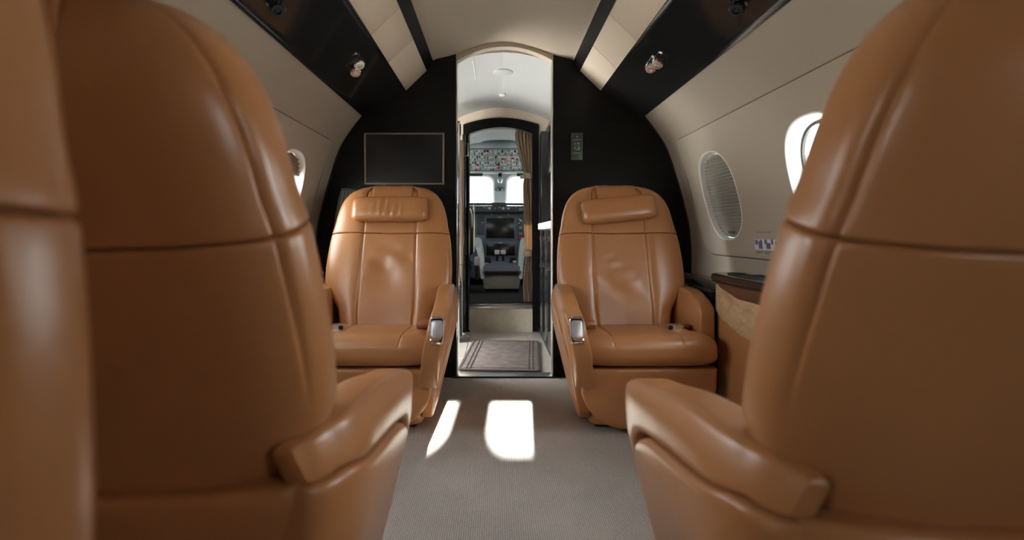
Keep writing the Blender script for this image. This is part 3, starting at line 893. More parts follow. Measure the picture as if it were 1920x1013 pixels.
# ------------------------------------------------------------------ chrome nozzles on the soffits
def nozzle(side, y, off, label, body='chrome', core='alu'):
    sl = Vector((-0.197, 0.103)).normalized()          # along the soffit, towards the centre
    px, pz = 0.64 - off, 1.503 + off * 0.52
    nrm = Vector((side * -0.46, 0, -0.89)).normalized()
    c = Vector((XC + side * px, y, pz)) 
    t = thing('reading_light', label, 'light', c)
    tilt = Vector((nrm.x, -0.55, nrm.z)).normalized()
    u = tilt.orthogonal().normalized(); v = tilt.cross(u)
    def ring(d, r, kn=0.0, n=40, ax=tilt, uu=u, vv=v): return [ax * d + (uu * math.cos(2 * PI * k / n) + vv * math.sin(2 * PI * k / n)) * (r * (1 - kn * (k % 4 > 1))) for k in range(n)]
    un = nrm.orthogonal().normalized(); vn = nrm.cross(un)
    G().loft([ring(-0.006, 0.026, 0, 40, nrm, un, vn), ring(0.003, 0.026, 0, 40, nrm, un, vn), ring(0.006, 0.021, 0, 40, nrm, un, vn)]).build('socket_ring', M['blackgloss'], t)
    G().loft([ring(0.0, 0.018), ring(0.008, 0.0235, 0.05), ring(0.026, 0.0235, 0.05), ring(0.031, 0.020, 0.05), ring(0.031, 0.011), ring(0.024, 0.010)]).build('nozzle_body', M[body], t, angle=25)
    G().loft([ring(0.0235, 0.0095), ring(0.028, 0.006), ring(0.029, 0.001)]).build('nozzle_core', M[core], t)
nozzle(-1, 2.245, 0.018, 'upper chrome nozzle of the pair on the left black soffit')
nozzle(-1, 2.30, -0.012, 'lower chrome nozzle of the pair on the left black soffit')
nozzle(1, 2.215, 0.004, 'outer chrome nozzle of the pair on the right black soffit')
nozzle(1, 2.285, 0.012, 'inner chrome nozzle of the pair on the right black soffit')
# their aft twins near the top edge, chrome coloured black to look dim
nozzle(-1, 1.60, -0.06, 'nozzle coloured black to look dim on the left soffit by the top edge of the picture', 'blackgloss', 'blackmatte')
nozzle(1, 1.61, -0.05, 'nozzle coloured black to look dim on the right soffit by the top edge of the picture', 'blackgloss', 'blackmatte')

# ------------------------------------------------------------------ galley between the cabin and the cockpit
YD = 4.27
shell_x = lambda z: wall_x(min(z, 1.44)) if z < 1.44 else 0
gp = [(wall_x(z), z) for z in frange(-0.02, 1.443, 20)] + [(0.60, 1.56), (0.46, 1.655), (0.36, 1.705), (0.27, 1.742), (0.18, 1.770), (0.09, 1.789), (0.0, 1.795)]
for side, nm in ((-1, 'wall_galley_left'), (1, 'wall_galley_right')):
    g = G(); extrude_profile(g, gp, YB + 0.05, YD + 0.02, 0.03, side)
    o = g.build(nm, M['white'], angle=50)
    if side < 0:
        c = G().bx(-1.4, -0.45, 3.00, 3.86, 0.0, 1.50).build('cutter', M['white'], smooth=False)
        boolean_cut(o, [c]); drop([c])
        portal('daylight_entry_door', (-1.10, 3.43, 0.75), (1, 0, 0), 0.86, 1.50)
    structure(o)
# door frame of the open entry door
root = structure(thing('door_1', None, None))
g = G()
for (y0, y1) in ((2.975, 3.00), (3.86, 3.895)):
    g.prism([(-wall_x(z) + 0.055, z) for z in frange(0.0, 1.44, 14)] + [(-wall_x(z) + 0.015, z) for z in reversed(frange(0.0, 1.44, 14))], lambda a, b, d: (a, d, b), y0, y1)
g.build('door_frame', M['white'], root)
# galley floor: threshold, stone tiles in their grout bed
gf = structure(thing('floor_galley', None, None))
G().bx(-1.02, 1.1, YB + 0.0, YD + 0.02, -0.05, -0.006).build('grout_bed', M['grout'], gf, smooth=False)
xs_t = [-1.0, -0.62, -0.20, 0.24, 0.66, 1.08]; ys_t = [3.008, 3.42, 3.84, 4.26]
for i in range(5):
    for j in range(3):
        g = G(); g.bx(xs_t[i] + 0.0015, xs_t[i + 1] - 0.0015, ys_t[j] + 0.0015, ys_t[j + 1] - 0.0015, -0.03, 0.0)
        g.build('tile', M['stone'], gf, bevel=0.0012, seg=1)
structure(G().bx(JL, JR, YB - 0.004, 3.006, -0.012, 0.006).build('trim_14', M['alu'], bevel=0.003))
structure(G().bx(JL - 0.02, JR + 0.02, YB - 0.016, YB - 0.004, -0.01, 0.008).build('trim_15', M['blackmatte'], bevel=0.002))
# ceiling disc light and detector
t = thing('ceiling_light', 'round flush ceiling light in the white galley ceiling', 'light', (0.045, 3.32, 1.795))
G().loft([[(r * math.cos(a), r * math.sin(a), z) for a in frange(0, 2 * PI, 35)[:-1]] for r, z in ((0.062, 0.004), (0.062, -0.006), (0.055, -0.009), (0.050, -0.008))]).build('light_rim', M['white'], t)
G().loft([[(r * math.cos(a), r * math.sin(a), z) for a in frange(0, 2 * PI, 35)[:-1]] for r, z in ((0.050, -0.008), (0.030, -0.011), (0.003, -0.012))], True, True).build('diffuser', M['white'], t)
t = thing('smoke_detector', 'small square grey sensor in the white galley ceiling', 'sensor', (0.045, 3.86, 1.795))
G().bx(-0.022, 0.022, -0.03, 0.03, -0.010, 0.004).build('sensor_body', M['lightgrey'], t, bevel=0.004)
# galley ceiling seam strip
structure(G().tube([(-0.13, 3.02, 1.772), (-0.13, 3.42, 1.772)], 0.0025, 6).build('trim_16', M['lightgrey']))

# left partition with streaked veneer beyond the entry door
t = thing('galley_partition', 'narrow grey veneer partition with a chrome edge left of the doorway', 'partition', (0, 0, 0))
G().bx(-0.315, -0.270, 3.84, 4.02, 0.0, 1.585).build('partition_body', M['greywood'], t, bevel=0.004)
G().bx(-0.276, -0.262, 3.832, 3.845, 0.0, 1.585).build('chrome_edge', M['chrome'], t, bevel=0.002)
G().bx(-0.275, -0.262, 3.85, 4.0, 1.52, 1.60).build('partition_cap', M['blackgloss'], t, bevel=0.003)
G().bx(-0.272, -0.2655, 3.86, 4.0, 0.08, 0.46).build('lower_door', M['greywood'], t, bevel=0.003)
G().tube([(-0.268, 3.89, 0.42), (-0.252, 3.90, 0.42), (-0.252, 3.95, 0.42), (-0.268, 3.96, 0.42)], 0.005, 8).build('handle', M['chrome'], t)
t = thing('folded_jump_seat', 'upright beige padded jump seat folded beside the dark cockpit door frame', 'jump seat', (0, 0, 0))
G().bx(-0.31, -0.247, 4.05, 4.13, 0.55, 1.50).build('pad', M['beige'], t, bevel=0.012)
G().bx(-0.31, -0.252, 4.055, 4.125, 0.42, 0.55).build('folded_cushion', M['beige'], t, bevel=0.012)
G().bx(-0.31, -0.26, 4.06, 4.12, 0.0, 0.42).build('seat_leg', M['darkgrey'], t, bevel=0.006)
t = thing('cockpit_door', 'black folded cockpit door leaf at the left of the cockpit opening', 'door', (0, 0, 0))
G().bx(-0.262, -0.236, 4.155, 4.262, 0.012, 1.56).build('door_leaf', M['blackgloss'], t, bevel=0.004)
G().tube([(-0.236, 4.21, 1.50), (-0.222, 4.21, 1.50), (-0.222, 4.21, 1.40), (-0.236, 4.21, 1.40)], 0.006, 8).build('latch', M['chrome'], t)

# right galley cabinet
t = thing('galley_cabinet', 'glossy black galley cabinet with white countertop right of the doorway', 'cabinet', (0, 0, 0))
G().bx(0.345, 0.80, 3.00, 4.22, 0.0, 0.815).build('cabinet_body', M['blackmatte'], t, bevel=0.003)
for a, b in ((3.005, 3.40), (3.405, 3.81), (3.815, 4.215)):
    d = G().bx(0.331, 0.346, a, b, 0.06, 0.60).build('door', M['blackgloss'], t, bevel=0.002)
    G().bx(0.327, 0.333, a + 0.15, a + 0.19, 0.54, 0.565).build('door_latch', M['chrome'], d, bevel=0.001)
    d = G().bx(0.331, 0.346, a, b, 0.604, 0.812).build('drawer', M['blackgloss'], t, bevel=0.002)
    G().bx(0.327, 0.333, a + 0.15, a + 0.19, 0.735, 0.765).build('drawer_latch', M['chrome'], d, bevel=0.001)
G().bx(0.318, 0.80, 3.04, 4.05, 0.817, 0.862).build('countertop', M['white_plastic'], t, bevel=0.004)
G().bx(0.55, 0.60, 3.00, 4.22, 0.862, 1.20).build('splashback', M['blackgloss'], t)
G().bx(0.36, 0.60, 3.00, 4.20, 1.20, 1.54).build('upper_cabinet', M['blackgloss'], t, bevel=0.004)
G().bx(0.345, 0.60, 4.05, 4.22, 0.862, 1.565).build('side_panel', M['blackgloss'], t, bevel=0.003)
G().bx(0.352, 0.60, 3.00, 3.03, 0.862, 1.565).build('end_panel', M['blackgloss'], t, bevel=0.003)

# doormat
t = thing('doormat', 'taupe woven doormat with double border lines on the galley floor', 'mat', (0.045, 3.452, 0), -0.068)
hw, hl = 0.236, 0.428
g = G(); g.loft([[(a, b, z) for a, b in supr(48, 22, hw - i, hl - i)] for z, i in ((0.0, 0.001), (0.004, 0.0), (0.009, 0.001), (0.011, 0.005))])
g.build('mat_body', M['mat'], t, angle=60)
for d in (0.045, 0.068):
    for s_ in (-1, 1):
        g = G(); g.bx(s_ * (hw - d) - 0.004, s_ * (hw - d) + 0.004, -hl + 0.03, hl - 0.03, 0.010, 0.0135); g.build('border_cord', M['matline'], t, bevel=0.0015, seg=1)
for d in (0.05,):
    for s_ in (-1, 1):
        g = G(); g.bx(-hw + 0.03, hw - 0.03, s_ * (hl - d) - 0.004, s_ * (hl - d) + 0.004, 0.010, 0.0132); g.build('border_cord', M['matline'], t, bevel=0.0015, seg=1)
g = G()
o_ = [(a, b) for a, b in supr(48, 22, hw + 0.002, hl + 0.002)]; i_ = [(a, b) for a, b in supr(48, 22, hw - 0.012, hl - 0.012)]
rr = [[(a, b, z) for a, b in rg] for rg, z in ((o_, 0.0), (o_, 0.011), (i_, 0.0135), (i_, 0.008))]
g.loft(rr, False, False).build('bound_edge', M['matline'], t)

# ------------------------------------------------------------------ cockpit divider
OL, OR = -0.212, 0.292
OC, OH = (OL + OR) / 2, (OR - OL) / 2
def oarch(x, z0=1.585, z1=1.636): return z1 - (z1 - z0) * ((x - OC) / OH) ** 2
xs = frange(OL, OR, 20)
outer = [(XC + wall_x(z) + 0.01, z) for z in frange(-0.02, 1.443, 12)] + [(XC + 0.36, 1.72), (XC + 0.2, 1.80), (XC, 1.83), (XC - 0.2, 1.80), (XC - 0.36, 1.72)] + [(XC - wall_x(z) - 0.01, z) for z in reversed(frange(-0.02, 1.443, 12))]
o = G().prism(outer, lambda a, b, d: (a, d, b), YD, YD + 0.04).build('wall_divider', M['panel'], smooth=False)
c = G().prism([(OL, -0.3)] + [(x, oarch(x)) for x in xs] + [(OR, -0.3)], lambda a, b, d: (a, d, b), YD - 0.2, YD + 0.3).build('cutter', M['white'], smooth=False)
boolean_cut(o, [c]); drop([c]); structure(o)
# dark frame round the opening
fw = 0.05
xs2 = frange(OL - fw, OR + fw, 20)
poly_o = [(OL - fw, 0.0)] + [(x, 1.712 - 0.055 * ((x - OC) / (OH + fw)) ** 2) for x in xs2] + [(OR + fw, 0.0)]
poly_i = [(OR, 0.0)] + [(x, oarch(x)) for x in reversed(xs)] + [(OL, 0.0)]
def tri_frame(y0, y1):
    g = G(); n = len(xs)
    ob = [(OL - fw, 0.0)] + poly_o[1:-1] + [(OR + fw, 0.0)]; ib = [(OL, 0.0)] + [(x, oarch(x)) for x in xs] + [(OR, 0.0)]
    g.loft([[(a, y0, b), (c_, y0, d), (c_, y1, d), (a, y1, b)] for (a, b), (c_, d) in zip(ob, ib)])
    return g
structure(tri_frame(YD - 0.014, YD + 0.05).build('trim_17', M['blacksatin'], angle=50))
structure(G().tube([(OL - 0.004, YD - 0.016, 0.02), (OL - 0.004, YD - 0.016, 1.57)], 0.004, 6).build('trim_18', M['alu']))
# riser step, its metal nosing and the cockpit floor
structure(G().bx(OL - 0.04, OR + 0.04, YD + 0.0, YD + 0.05, -0.02, 0.185).build('floor_step', M['riser'], smooth=False))
structure(G().bx(OL, OR, YD - 0.01, YD + 0.06, 0.185, 0.214).build('trim_19', M['alu'], bevel=0.004))
structure(G().bx(OL, OR, YD + 0.0, YD + 0.07, 0.2145, 0.222).build('trim_20', M['chrome'], bevel=0.002))
structure(G().bx(-1.0, 1.1, YD + 0.04, 6.4, 0.17, 0.215).build('floor_cockpit', M['cockfloor'], smooth=False))

# curtain tied back at the right of the opening
t = thing('cockpit_curtain', 'tan pleated curtain tied back at the right of the cockpit opening', 'curtain', (0, 0, 0))
cl = smooth_tab([(0.226, 0.228), (0.40, 0.220), (0.62, 0.238), (0.9, 0.226), (1.18, 0.222), (1.26, 0.232), (1.34, 0.212), (1.45, 0.186), (1.56, 0.160), (1.60, 0.157), (1.64, 0.163)])
cr_ = smooth_tab([(0.226, 0.304), (0.6, 0.312), (1.2, 0.308), (1.26, 0.300), (1.35, 0.306), (1.64, 0.312)])
rings = []
for z in frange(0.226, 1.635, 60):
    a, b = cl(z), cr_(z); ring = []
    n = 60
    amp = 0.018
    for i in range(n + 1):
        s_ = i / n
        ph = s_ * 2 * PI * 5.5
        ring.append((a + (b - a) * s_, YD + 0.10 + amp * math.sin(ph + 0.5 * math.sin(z * 5)) + 0.004 * math.sin(ph * 2.3 + z * 9), z))
    back = [(x, y + 0.006, z_) for x, y, z_ in reversed(ring)]
    rings.append(ring + back)
G().loft(rings).build('curtain_cloth', M['curtain'], t, angle=80)
g = G()
tie = [(0.262 + 0.042 * math.cos(a), YD + 0.10 + 0.034 * math.sin(a)) for a in frange(0, 2 * PI, 24)[:-1]]
g.loft([[(x, y, z + (0.262 - x) * 0.15) for x, y in tie] for z in (1.235, 1.24, 1.275, 1.28)], False, False)
g.bx(0.196, 0.232, YD + 0.055, YD + 0.07, 1.232, 1.262)
g.build('tie_band', M['curtain'], t, angle=50)
g = G()
tie = [(0.259 + 0.038 * math.cos(a), YD + 0.10 + 0.030 * math.sin(a)) for a in frange(0, 2 * PI, 24)[:-1]]
g.loft([[(x, y, z) for x, y in tie] for z in (0.60, 0.605, 0.64, 0.645)], False, False)
g.build('tie_band', M['curtain'], t, angle=50)
G().tube([(-0.25, YD + 0.10, 1.645), (0.33, YD + 0.10, 1.645)], 0.006, 8).build('curtain_rail', M['alu'], t)

# ------------------------------------------------------------------ cockpit
YW = 6.1
ck = [(wall_x(z) * 0.92, z) for z in frange(0.15, 1.443, 16)] + [(0.55, 1.55), (0.40, 1.64), (0.30, 1.70), (0.2, 1.745), (0.1, 1.772), (0.0, 1.785)]
for side, nm in ((-1, 'wall_cockpit_left'), (1, 'wall_cockpit_right')):
    g = G(); extrude_profile(g, ck, YD + 0.03, 6.5, 0.03, side)
    o = g.build(nm, M['cockliner'], angle=50)
    c = G().prism([(5.05, 1.02), (5.80, 1.02), (5.80, 1.30), (5.12, 1.36), (5.05, 1.30)], lambda a, b, d: (XC + side * d, a, b), 0.6, 1.3).build('cutter', M['white'], smooth=False)
    boolean_cut(o, [c]); drop([c]); structure(o)
    wn = structure(thing('window_%d' % (13 if side < 0 else 14), None, None))
    G().prism([(5.02, 1.0), (5.83, 1.0), (5.83, 1.32), (5.10, 1.38), (5.02, 1.32)], lambda a, b, d: (XC + side * (wall_x(b) * 0.92 + d), a, b), 0.030, 0.034).build('pane', M['tinted'], wn, smooth=False)
    portal('daylight_cockpit_side', (XC + side * 1.05, 5.42, 1.18), (-side, 0, -0.1), 0.7, 0.34)
# sloping white ceiling liner ahead of the overhead panel
g = G(); rings = []
for y, z in ((4.33, 1.775), (4.8, 1.765), (5.10, 1.74), (5.29, 1.700)):
    xs = frange(-0.5, 0.5, 20)
    r0 = [(XC + x, y, z - 0.30 * x * x) for x in xs]
    rings.append(r0 + [(a, b, c_ + 0.015) for a, b, c_ in reversed(r0)])
structure(g.loft(rings).build('ceiling_cockpit', M['white'], angle=60))
# overhead panel
t = thing('overhead_panel', 'grey overhead switch panel with red guards on the cockpit ceiling', 'control panel', (0.04, 0, 0))
A, B = Vector((0, 5.42, 1.655)), Vector((0, 6.0, 1.492))
ax = (B - A).normalized(); nn = Vector((0, -ax.z, ax.y)); nn = nn if nn.z < 0 else -nn
LEN = (B - A).length
def ov(a, b, d): return Vector((a, 0, 0)) + A + ax * b + nn * d
G().prism([(-0.34, 0), (0.34, 0), (0.36, LEN), (-0.36, LEN)], ov, -0.05, 0).build('panel_body', M['ovh'], t, bevel=0.004)
G().prism([(-0.22, -0.17), (0.22, -0.17), (0.30, -0.10), (0.34, 0.0), (-0.34, 0.0), (-0.30, -0.10)], ov, -0.06, 0.002).build('panel_header', M['darkgrey'], t, bevel=0.004)
cols = [(-0.33, -0.145), (-0.140, -0.03), (-0.025, 0.075), (0.08, 0.20), (0.205, 0.33)]
rws = [(0.02, 0.16), (0.17, 0.31), (0.32, 0.45), (0.46, LEN - 0.02)]
for c0, c1 in cols:
    for r0, r1 in rws:
        G().prism([(c0, r0), (c1, r0), (c1, r1), (c0, r1)], ov, -0.004, 0.004).build('switch_plate', M['ovplate'], t, bevel=0.0015, seg=1)
gd = G(); gw = G()
for c0, c1 in cols:
    for r0, r1 in rws:
        ncol = max(3, int((c1 - c0) / 0.026)); 
        for k in range(ncol):
            for q in (0.3, 0.72):
                a = c0 + (k + 0.5) * (c1 - c0) / ncol; b = r0 + q * (r1 - r0)
                rn = random.random()
                if rn < 0.52: 
                    s_ = random.uniform(0.004, 0.009)
                    gd.prism([(a - s_, b - s_ * 1.6), (a + s_, b - s_ * 1.6), (a + s_, b + s_ * 1.6), (a - s_, b + s_ * 1.6)], ov, 0.003, random.choice((0.008, 0.02)))
                elif rn < 0.85:
                    gw.prism([(a - 0.008, b - 0.005), (a + 0.008, b - 0.005), (a + 0.008, b + 0.002), (a - 0.008, b + 0.002)], ov, 0.003, 0.0055)
tag(gd.build('toggle_switches', M['blackmatte'], t, smooth=False), kind='stuff')
tag(gw.build('switch_legends', M['lightgrey'], t, smooth=False), kind='stuff')
for px, py in ((914, 284), (943, 299), (959, 292), (961, 298), (895, 310), (932, 310)):
    f = (py - 278) / (321 - 278); f = f / (f + (1 - f) * 6.0 / 5.42) if f > 0 else 0
    b = max(0.02, min(LEN - 0.02, f * LEN)); p = ov(0, b, 0)
    a = (px - 930) * p.y / F - 0.04; s_ = 0.014 if px != 959 else 0.009
    G().prism([(a - s_, b - 0.028), (a + s_, b - 0.028), (a + s_, b + 0.028), (a - s_, b + 0.028)], ov, 0.003, 0.016).build('red_guard', M['red'], t, bevel=0.003)
# windscreen wall
wl0, wl1 = Vector((0, 6.28, 1.00)), Vector((0, 5.99, 1.53))
wax = (wl1 - wl0).normalized(); wn_ = Vector((0, -wax.z, wax.y))
zl = lambda z: (z - 1.00) / wax.z
def ws(a, b, d): return Vector((a, 0, 0)) + wl0 + wax * b + wn_ * d
o = G().prism([(-0.95, -0.2), (1.03, -0.2), (1.03, zl(1.66)), (-0.95, zl(1.66))], ws, -0.04, 0.0).build('wall_windscreen', M['grey'], smooth=False)
def rrect(a0, a1, b0, b1, rs, n=8):
    """corner radii in the order ll, lr, ur, ul"""
    pts = []
    for (cx, cy, st), r in zip(((a0, b0, PI), (a1, b0, 1.5 * PI), (a1, b1, 0), (a0, b1, 0.5 * PI)), rs):
        ox = cx + r if cx == a0 else cx - r; oy = cy + r if cy == b0 else cy - r
        for k in range(n + 1):
            an = st + PI / 2 * k / n
            pts.append((ox + r * math.cos(an), oy + r * math.sin(an)))
    return pts
pl_ = rrect(-0.74, -0.027, zl(1.075), zl(1.437), (0.03, 0.02, 0.085, 0.06))
pr_ = rrect(0.122, 0.82, zl(1.075), zl(1.437), (0.02, 0.03, 0.06, 0.085))
cs = [G().prism(p, ws, -0.3, 0.3).build('cutter', M['white'], smooth=False) for p in (pl_, pr_)]
boolean_cut(o, cs); drop(cs); structure(o)
for p, k in ((pl_, 15), (pr_, 16)):
    wn = structure(thing('window_%d' % k, None, None))
    cx = sum(a for a, b in p) / len(p); cy = sum(b for a, b in p) / len(p)
    G().loft([[ws(cx + (a - cx) * s_, cy + (b - cy) * s2, d) for a, b in p] for s_, s2, d in ((1.035, 1.07, 0.0), (1.03, 1.06, 0.006), (0.985, 0.97, 0.004), (0.985, 0.97, -0.03))], False, False).build('window_frame', M['lightgrey'], wn)
    G().prism(p, ws, -0.034, -0.028).build('pane', M['tinted'], wn, smooth=False)
    portal('daylight_windscreen', ws(cx, cy, -0.1), wn_, 0.72, 0.36)
# white trim line below the overhead panel, sun visors
structure(G().bx(-0.5, 0.6, 5.985, 6.02, 1.462, 1.490).build('trim_21', M['white_plastic'], bevel=0.006))
for a0, a1, lab in ((-0.34, -0.15, 'dark sun visor above the left windscreen pane'), (0.235, 0.42, 'dark sun visor above the right windscreen pane')):
    t = thing('sun_visor', lab, 'visor', (0, 0, 0))
    G().bx(a0, a1, 5.985, 6.0, 1.432, 1.457).build('visor_blade', M['blackmatte'], t, bevel=0.003)
    G().tube([(a0, 5.99, 1.460), (a1, 5.99, 1.460)], 0.005, 8).build('visor_rail', M['darkgrey'], t)
# compass on the centre post
t = thing('standby_compass', 'chrome and black compass hanging on the windscreen centre post', 'compass', (0.045, 5.97, 1.39))
G().bx(-0.02, 0.02, -0.02, 0.06, 0.03, 0.07).build('mount', M['blackmatte'], t, bevel=0.004)
G().loft([[(a, y, b - 0.005) for a, b in supr(24, 2.6, r, r * 1.5)] for y, r in ((0.05, 0.012), (0.03, 0.024), (-0.03, 0.026), (-0.04, 0.020))]).build('compass_bowl', M['chrome'], t)
G().bx(-0.014, 0.014, -0.043, -0.03, -0.03, 0.02).build('compass_face', M['lightgrey'], t, bevel=0.002)
t = thing('map_lights', 'pair of small chrome map lights on the windscreen centre post', 'light', (0.045, 6.0, 1.285))
for s_ in (-1, 1):
    G().loft([[(s_ * 0.027 + a, y, b) for a, b in supr(16, 2, r, r)] for y, r in ((0.12, 0.010), (0.0, 0.014), (-0.02, 0.016), (-0.022, 0.010))]).build('lamp_head', M['chrome'], t)
G().bx(-0.05, 0.05, 0.01, 0.14, -0.012, 0.012).build('lamp_mount', M['blackmatte'], t, bevel=0.004)

# instrument panel
t = thing('instrument_panel', 'dark cockpit instrument panel with glareshield and black displays', 'control panel', (0, 0, 0))
G().loft([[(-0.72, y, z), (0.80, y, z), (0.80, y, z + th), (-0.72, y, z + th)] for y, z, th in ((5.70, 1.087, 0.028), (5.74, 1.085, 0.036), (6.20, 1.062, 0.02))]).build('glareshield', M['glarecover'], t, bevel=0.006)
G().bx(-0.70, 0.78, 5.73, 6.1, 1.02, 1.086).build('glareshield_panel', M['darkgrey'], t, bevel=0.005)
G().bx(-0.70, 0.78, 5.86, 6.1, 0.30, 1.02).build('panel_body', M['midgrey'], t, bevel=0.005)
G().bx(-0.70, 0.78, 5.80, 5.87, 0.995, 1.022).build('panel_hood', M['blackmatte'], t, bevel=0.005)
def PX(px, y): return (px - 930) * y / F
def PZ(py, y): return EYE - (py - 438) * y / F
Y_ = 5.86
def scr(x0, x1, y0, y1, nm='display', bez=0.018):
    a0, a1, b0, b1 = PX(x0, Y_), PX(x1, Y_), PZ(y1, Y_), PZ(y0, Y_)
    d = G().bx(a0 - bez, a1 + bez, Y_ - 0.014, Y_ + 0.01, b0 - bez, b1 + bez).build(nm + '_bezel', M['midgrey'], t, bevel=0.004)
    G().bx(a0, a1, Y_ - 0.017, Y_, b0, b1).build(nm + '_screen', M['screen'], d, bevel=0.001)
scr(912, 964, 409, 447); scr(912, 965, 457, 486)
scr(828, 880, 409, 447); scr(995, 1047, 409, 447)
g = G()
for py in (407.5, 455.5): g.bx(PX(934, Y_), PX(942, Y_), Y_ - 0.019, Y_ - 0.01, PZ(py + 0.7, Y_), PZ(py - 0.7, Y_))
g.build('maker_plate', M['lightgrey'], t)
# standby instrument left, switches right, red push button
G().bx(PX(894, Y_), PX(907, Y_), Y_ - 0.012, Y_ + 0.01, PZ(440, Y_), PZ(406, Y_)).build('standby_module', M['darkgrey'], t, bevel=0.003)
G().bx(PX(896, Y_), PX(904, Y_), Y_ - 0.015, Y_, PZ(418, Y_), PZ(408.5, Y_)).build('standby_screen', M['screen'], t)
G().tube([(PX(904.5, Y_), Y_ - 0.03, PZ(417.5, Y_)), (PX(904.5, Y_), Y_, PZ(417.5, Y_))], 0.008, 10).build('knob', M['lightgrey'], t)
G().bx(PX(971, Y_), PX(981, Y_), Y_ - 0.012, Y_ + 0.01, PZ(451, Y_), PZ(406, Y_)).build('switch_module', M['darkgrey'], t, bevel=0.003)
for px, py, r in ((976, 413.5, 0.012), (973, 418.5, 0.007), (973, 411, 0.006), (979.5, 416, 0.006)):
    G().tube([(PX(px, Y_), Y_ - 0.03, PZ(py, Y_)), (PX(px, Y_), Y_, PZ(py, Y_))], r, 10).build('knob', M['white_plastic'], t)
for py in (427, 438): G().bx(PX(973, Y_), PX(979, Y_), Y_ - 0.018, Y_, PZ(py + 2.5, Y_), PZ(py - 2, Y_)).build('push_button', M['grey'], t, bevel=0.002)
G().tube([(PX(976, Y_), Y_ - 0.03, PZ(446.5, Y_)), (PX(976, Y_), Y_ - 0.01, PZ(446.5, Y_))], [0.018, 0.022], 14).build('red_button', M['red'], t)
Y2 = 5.73
for px, r, m in ((918, 0.015, 'white_plastic'), (928.5, 0.011, 'grey'), (943.5, 0.016, 'white_plastic'), (953, 0.014, 'lightgrey'), (938, 0.006, 'lightgrey'), (908, 0.006, 'lightgrey'), (967, 0.006, 'lightgrey')):
    pz = 391 if r > 0.01 else 389
    G().tube([(PX(px, Y2), Y2 - 0.03, PZ(pz, Y2)), (PX(px, Y2), Y2, PZ(pz, Y2))], [r * 0.85, r], 14).build('knob', M[m], t)
g = G()
for px in (912, 914, 924, 934, 936, 948, 949.5, 957, 960.5, 975, 978, 981): 
    g.bx(PX(px - 0.6, Y2), PX(px + 0.6, Y2), Y2 - 0.008, Y2, PZ(392, Y2), PZ(388, Y2))
g.bx(PX(973, Y2), PX(984, Y2), Y2 - 0.004, Y2, PZ(394.5, Y2), PZ(390.5, Y2))
g.build('panel_marks', M['grey'], t)['kind'] = 'stuff'
G().tube([(PX(922, Y_), 5.79, PZ(402.5, 5.8)), (PX(922, Y_), 5.81, PZ(402.5, 5.8))], 0.007, 8).build('screw', M['lightgrey'], t)
G().tube([(PX(953, Y_), 5.79, PZ(402.5, 5.8)), (PX(953, Y_), 5.81, PZ(402.5, 5.8))], 0.007, 8).build('screw', M['lightgrey'], t)

structure(G().bx(-0.9, 1.0, 6.15, 6.2, 0.1, 1.08).build('wall_cockpit_front', M['blackmatte'], smooth=False))
# centre pedestal
t = thing('centre_pedestal', 'pale grey centre pedestal with throttle levers below the displays', 'control pedestal', (0.054, 0, 0))
g = G(); g.loft([[(x, y, z) for x, y in ((-wv, y0), (wv, y0), (wv, 5.62), (-wv, 5.62))] for z, wv, y0 in ((0.245, 0.172, 5.20), (0.30, 0.178, 5.17), (0.43, 0.193, 5.14), (0.445, 0.190, 5.16))])
g.build('pedestal_body', M['lightgrey'], t, bevel=0.012, seg=3)
G().bx(-0.165, 0.165, 5.24, 5.6, 0.214, 0.25).build('pedestal_foot', M['blackmatte'], t)
G().prism(rrect(-0.155, 0.155, 0.285, 0.365, (0.02,) * 4), lambda a, b, d: (a, 5.15 + (0.43 - b) * 0.24 + d, b), -0.004, 0.02).build('front_recess', M['lightgrey'], t)
G().loft([[(-0.178, y, z), (0.178, y, z), (0.178, y, z - 0.05), (-0.178, y, z - 0.05)] for y, z in ((5.135, 0.425), (5.16, 0.455), (5.84, 0.545))]).build('deck', M['midgrey'], t, bevel=0.004)
G().bx(-0.165, 0.165, 5.128, 5.16, 0.388, 0.424).build('deck_front', M['blackmatte'], t, bevel=0.006)
for s_ in (-1, 1):
    path = catmull([(0.265, 5.75, 0.66, 0.045), (0.262, 5.70, 0.695, 0.045), (0.238, 5.62, 0.68, 0.04), (0.215, 5.55, 0.60, 0.035), (0.200, 5.42, 0.52, 0.030), (0.188, 5.25, 0.455, 0.026), (0.184, 5.16, 0.40, 0.020)], 4)
    rings = []
    for (x, y, z, r) in path:
        rings.append([(s_ * x + a, y + b * 1.2, z + b * 0.8) for a, b in supr(20, 4, 0.030 * r / 0.035, 0.06)])
    G().loft(rings).build('cheek', M['lightgrey'], t, angle=60)
DX = 0.054
def dk(px, py, y): return PX(px, y) - DX, PZ(py, y)
for px in (932, 943.5):
    x, z = dk(px, 473, 5.50)
    lv = G().tube([(x, 5.52, 0.49), (x, 5.505, z - 0.02)], 0.012, 8).build('throttle_lever', M['blackmatte'], t)
    G().bx(x - 0.026, x + 0.026, 5.475, 5.52, z - 0.024, z + 0.022).build('throttle_grip', M['white_plastic'], lv, bevel=0.008, seg=3)
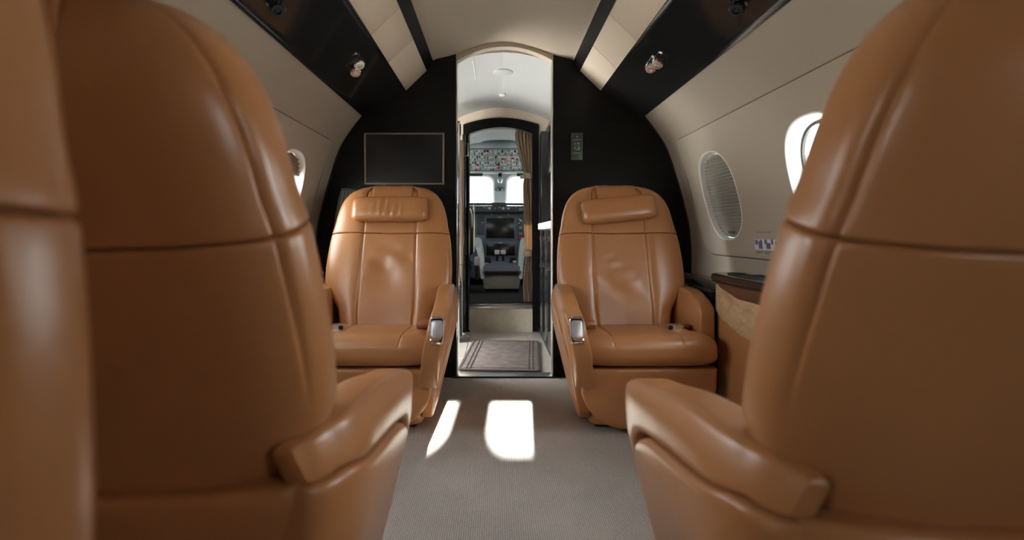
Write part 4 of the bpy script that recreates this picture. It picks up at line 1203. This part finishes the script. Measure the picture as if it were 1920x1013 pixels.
for px, lab in ((914, 0), (962, 1)):
    x, z = dk(px, 490, 5.42)
    kb = G().loft([[(x + a, y, z + b) for a, b in supr(24, 2.2, r, r * 1.1)] for y, r in ((5.46, 0.030), (5.45, 0.037), (5.41, 0.037), (5.40, 0.030))]).build('side_lever', M['blackmatte'], t)
    x2, z2 = dk(px - 1.5 if lab == 0 else px + 3, 495 if lab == 0 else 491, 5.39)
    G().bx(x2 - 0.018, x2 + 0.018, 5.375, 5.41, z2 - 0.011, z2 + 0.011).build('lever_tab', M['white_plastic'], kb, bevel=0.003)
    if lab: 
        x2, z2 = dk(966, 500, 5.32); G().bx(x2 - 0.018, x2 + 0.018, 5.31, 5.34, z2 - 0.010, z2 + 0.010).build('lever_tab', M['white_plastic'], kb, bevel=0.003)
g = G()
for k in range(7):
    x, z = dk(928 + k * 4.8, 506, 5.21); G().bx(x - 0.007, x + 0.007, 5.19, 5.225, z - 0.004, z + 0.018).build('white_key', M['white_plastic'], t, bevel=0.002)
for k in range(14):
    x, z = dk(916 + k * 3.5, 508.5, 5.17); g.bx(x - 0.006, x + 0.006, 5.15, 5.18, z - 0.006, z + 0.006)
g.build('key_row', M['lightgrey'], t, smooth=False)['kind'] = 'stuff'
for px in (925, 934, 945, 951):
    x, z = dk(px, 498, 5.35); G().bx(x - 0.016, x + 0.016, 5.33, 5.37, z - 0.012, z + 0.002).build('selector', M['grey'], t, bevel=0.003)
x, z = dk(966.5, 506, 5.22); G().tube([(x, 5.22, z - 0.02), (x, 5.215, z + 0.006)], [0.014, 0.012], 12).build('trim_knob', M['white_plastic'], t)
x, z = dk(913, 503, 5.25); G().bx(x - 0.022, x + 0.022, 5.23, 5.27, z - 0.016, z + 0.006).build('rudder_knob', M['blackmatte'], t, bevel=0.005)

# pilot seats
def pilot_seat(xc, lab):
    t = thing('pilot_seat', lab, 'seat', (xc, 4.98, 0.215))
    rings = []
    for h in frange(0.37, 0.86, 16):
        k = 1 - ((h - 0.37) / 0.49) ** 8 * 0.35
        e = min(h - 0.37, 0.86 - h); ins = 0.02 * (1 - min(1, e / 0.03))
        rings.append([(x, 0.02 - (h - 0.37) * 0.10 + y, h) for x, y in supr(36, 4, 0.235 * k - ins, 0.05 - ins)])
    G().loft(rings).build('backrest', M['blackmatte'], t, angle=60)
    G().tube([(-0.242, -0.035, 0.40), (-0.242, -0.06, 0.84)], 0.007, 8).build('back_edge', M['alu'], t)
    G().tube([(0.242, -0.035, 0.40), (0.242, -0.06, 0.84)], 0.007, 8).build('back_edge', M['alu'], t)
    G().bx(-0.21, 0.21, 0.02, 0.44, 0.20, 0.30).build('seat_cushion', M['blackmatte'], t, bevel=0.03, seg=3)
    for s_ in (-1, 1):
        G().bx(s_ * 0.24, s_ * 0.29, 0.0, 0.15, 0.27, 0.35).build('armrest', M['lightgrey'], t, bevel=0.014, seg=3)
        G().bx(s_ * 0.245, s_ * 0.28, 0.02, 0.08, 0.13, 0.27).build('arm_bracket', M['blackmatte'], t, bevel=0.006)
    G().bx(-0.19, 0.19, 0.05, 0.42, 0.0, 0.20).build('seat_base', M['blackmatte'], t, bevel=0.01)
pilot_seat(-0.445, 'black pilot seat at the left edge of the cockpit opening')
pilot_seat(0.600, 'black pilot seat half hidden by the tan cockpit curtain')
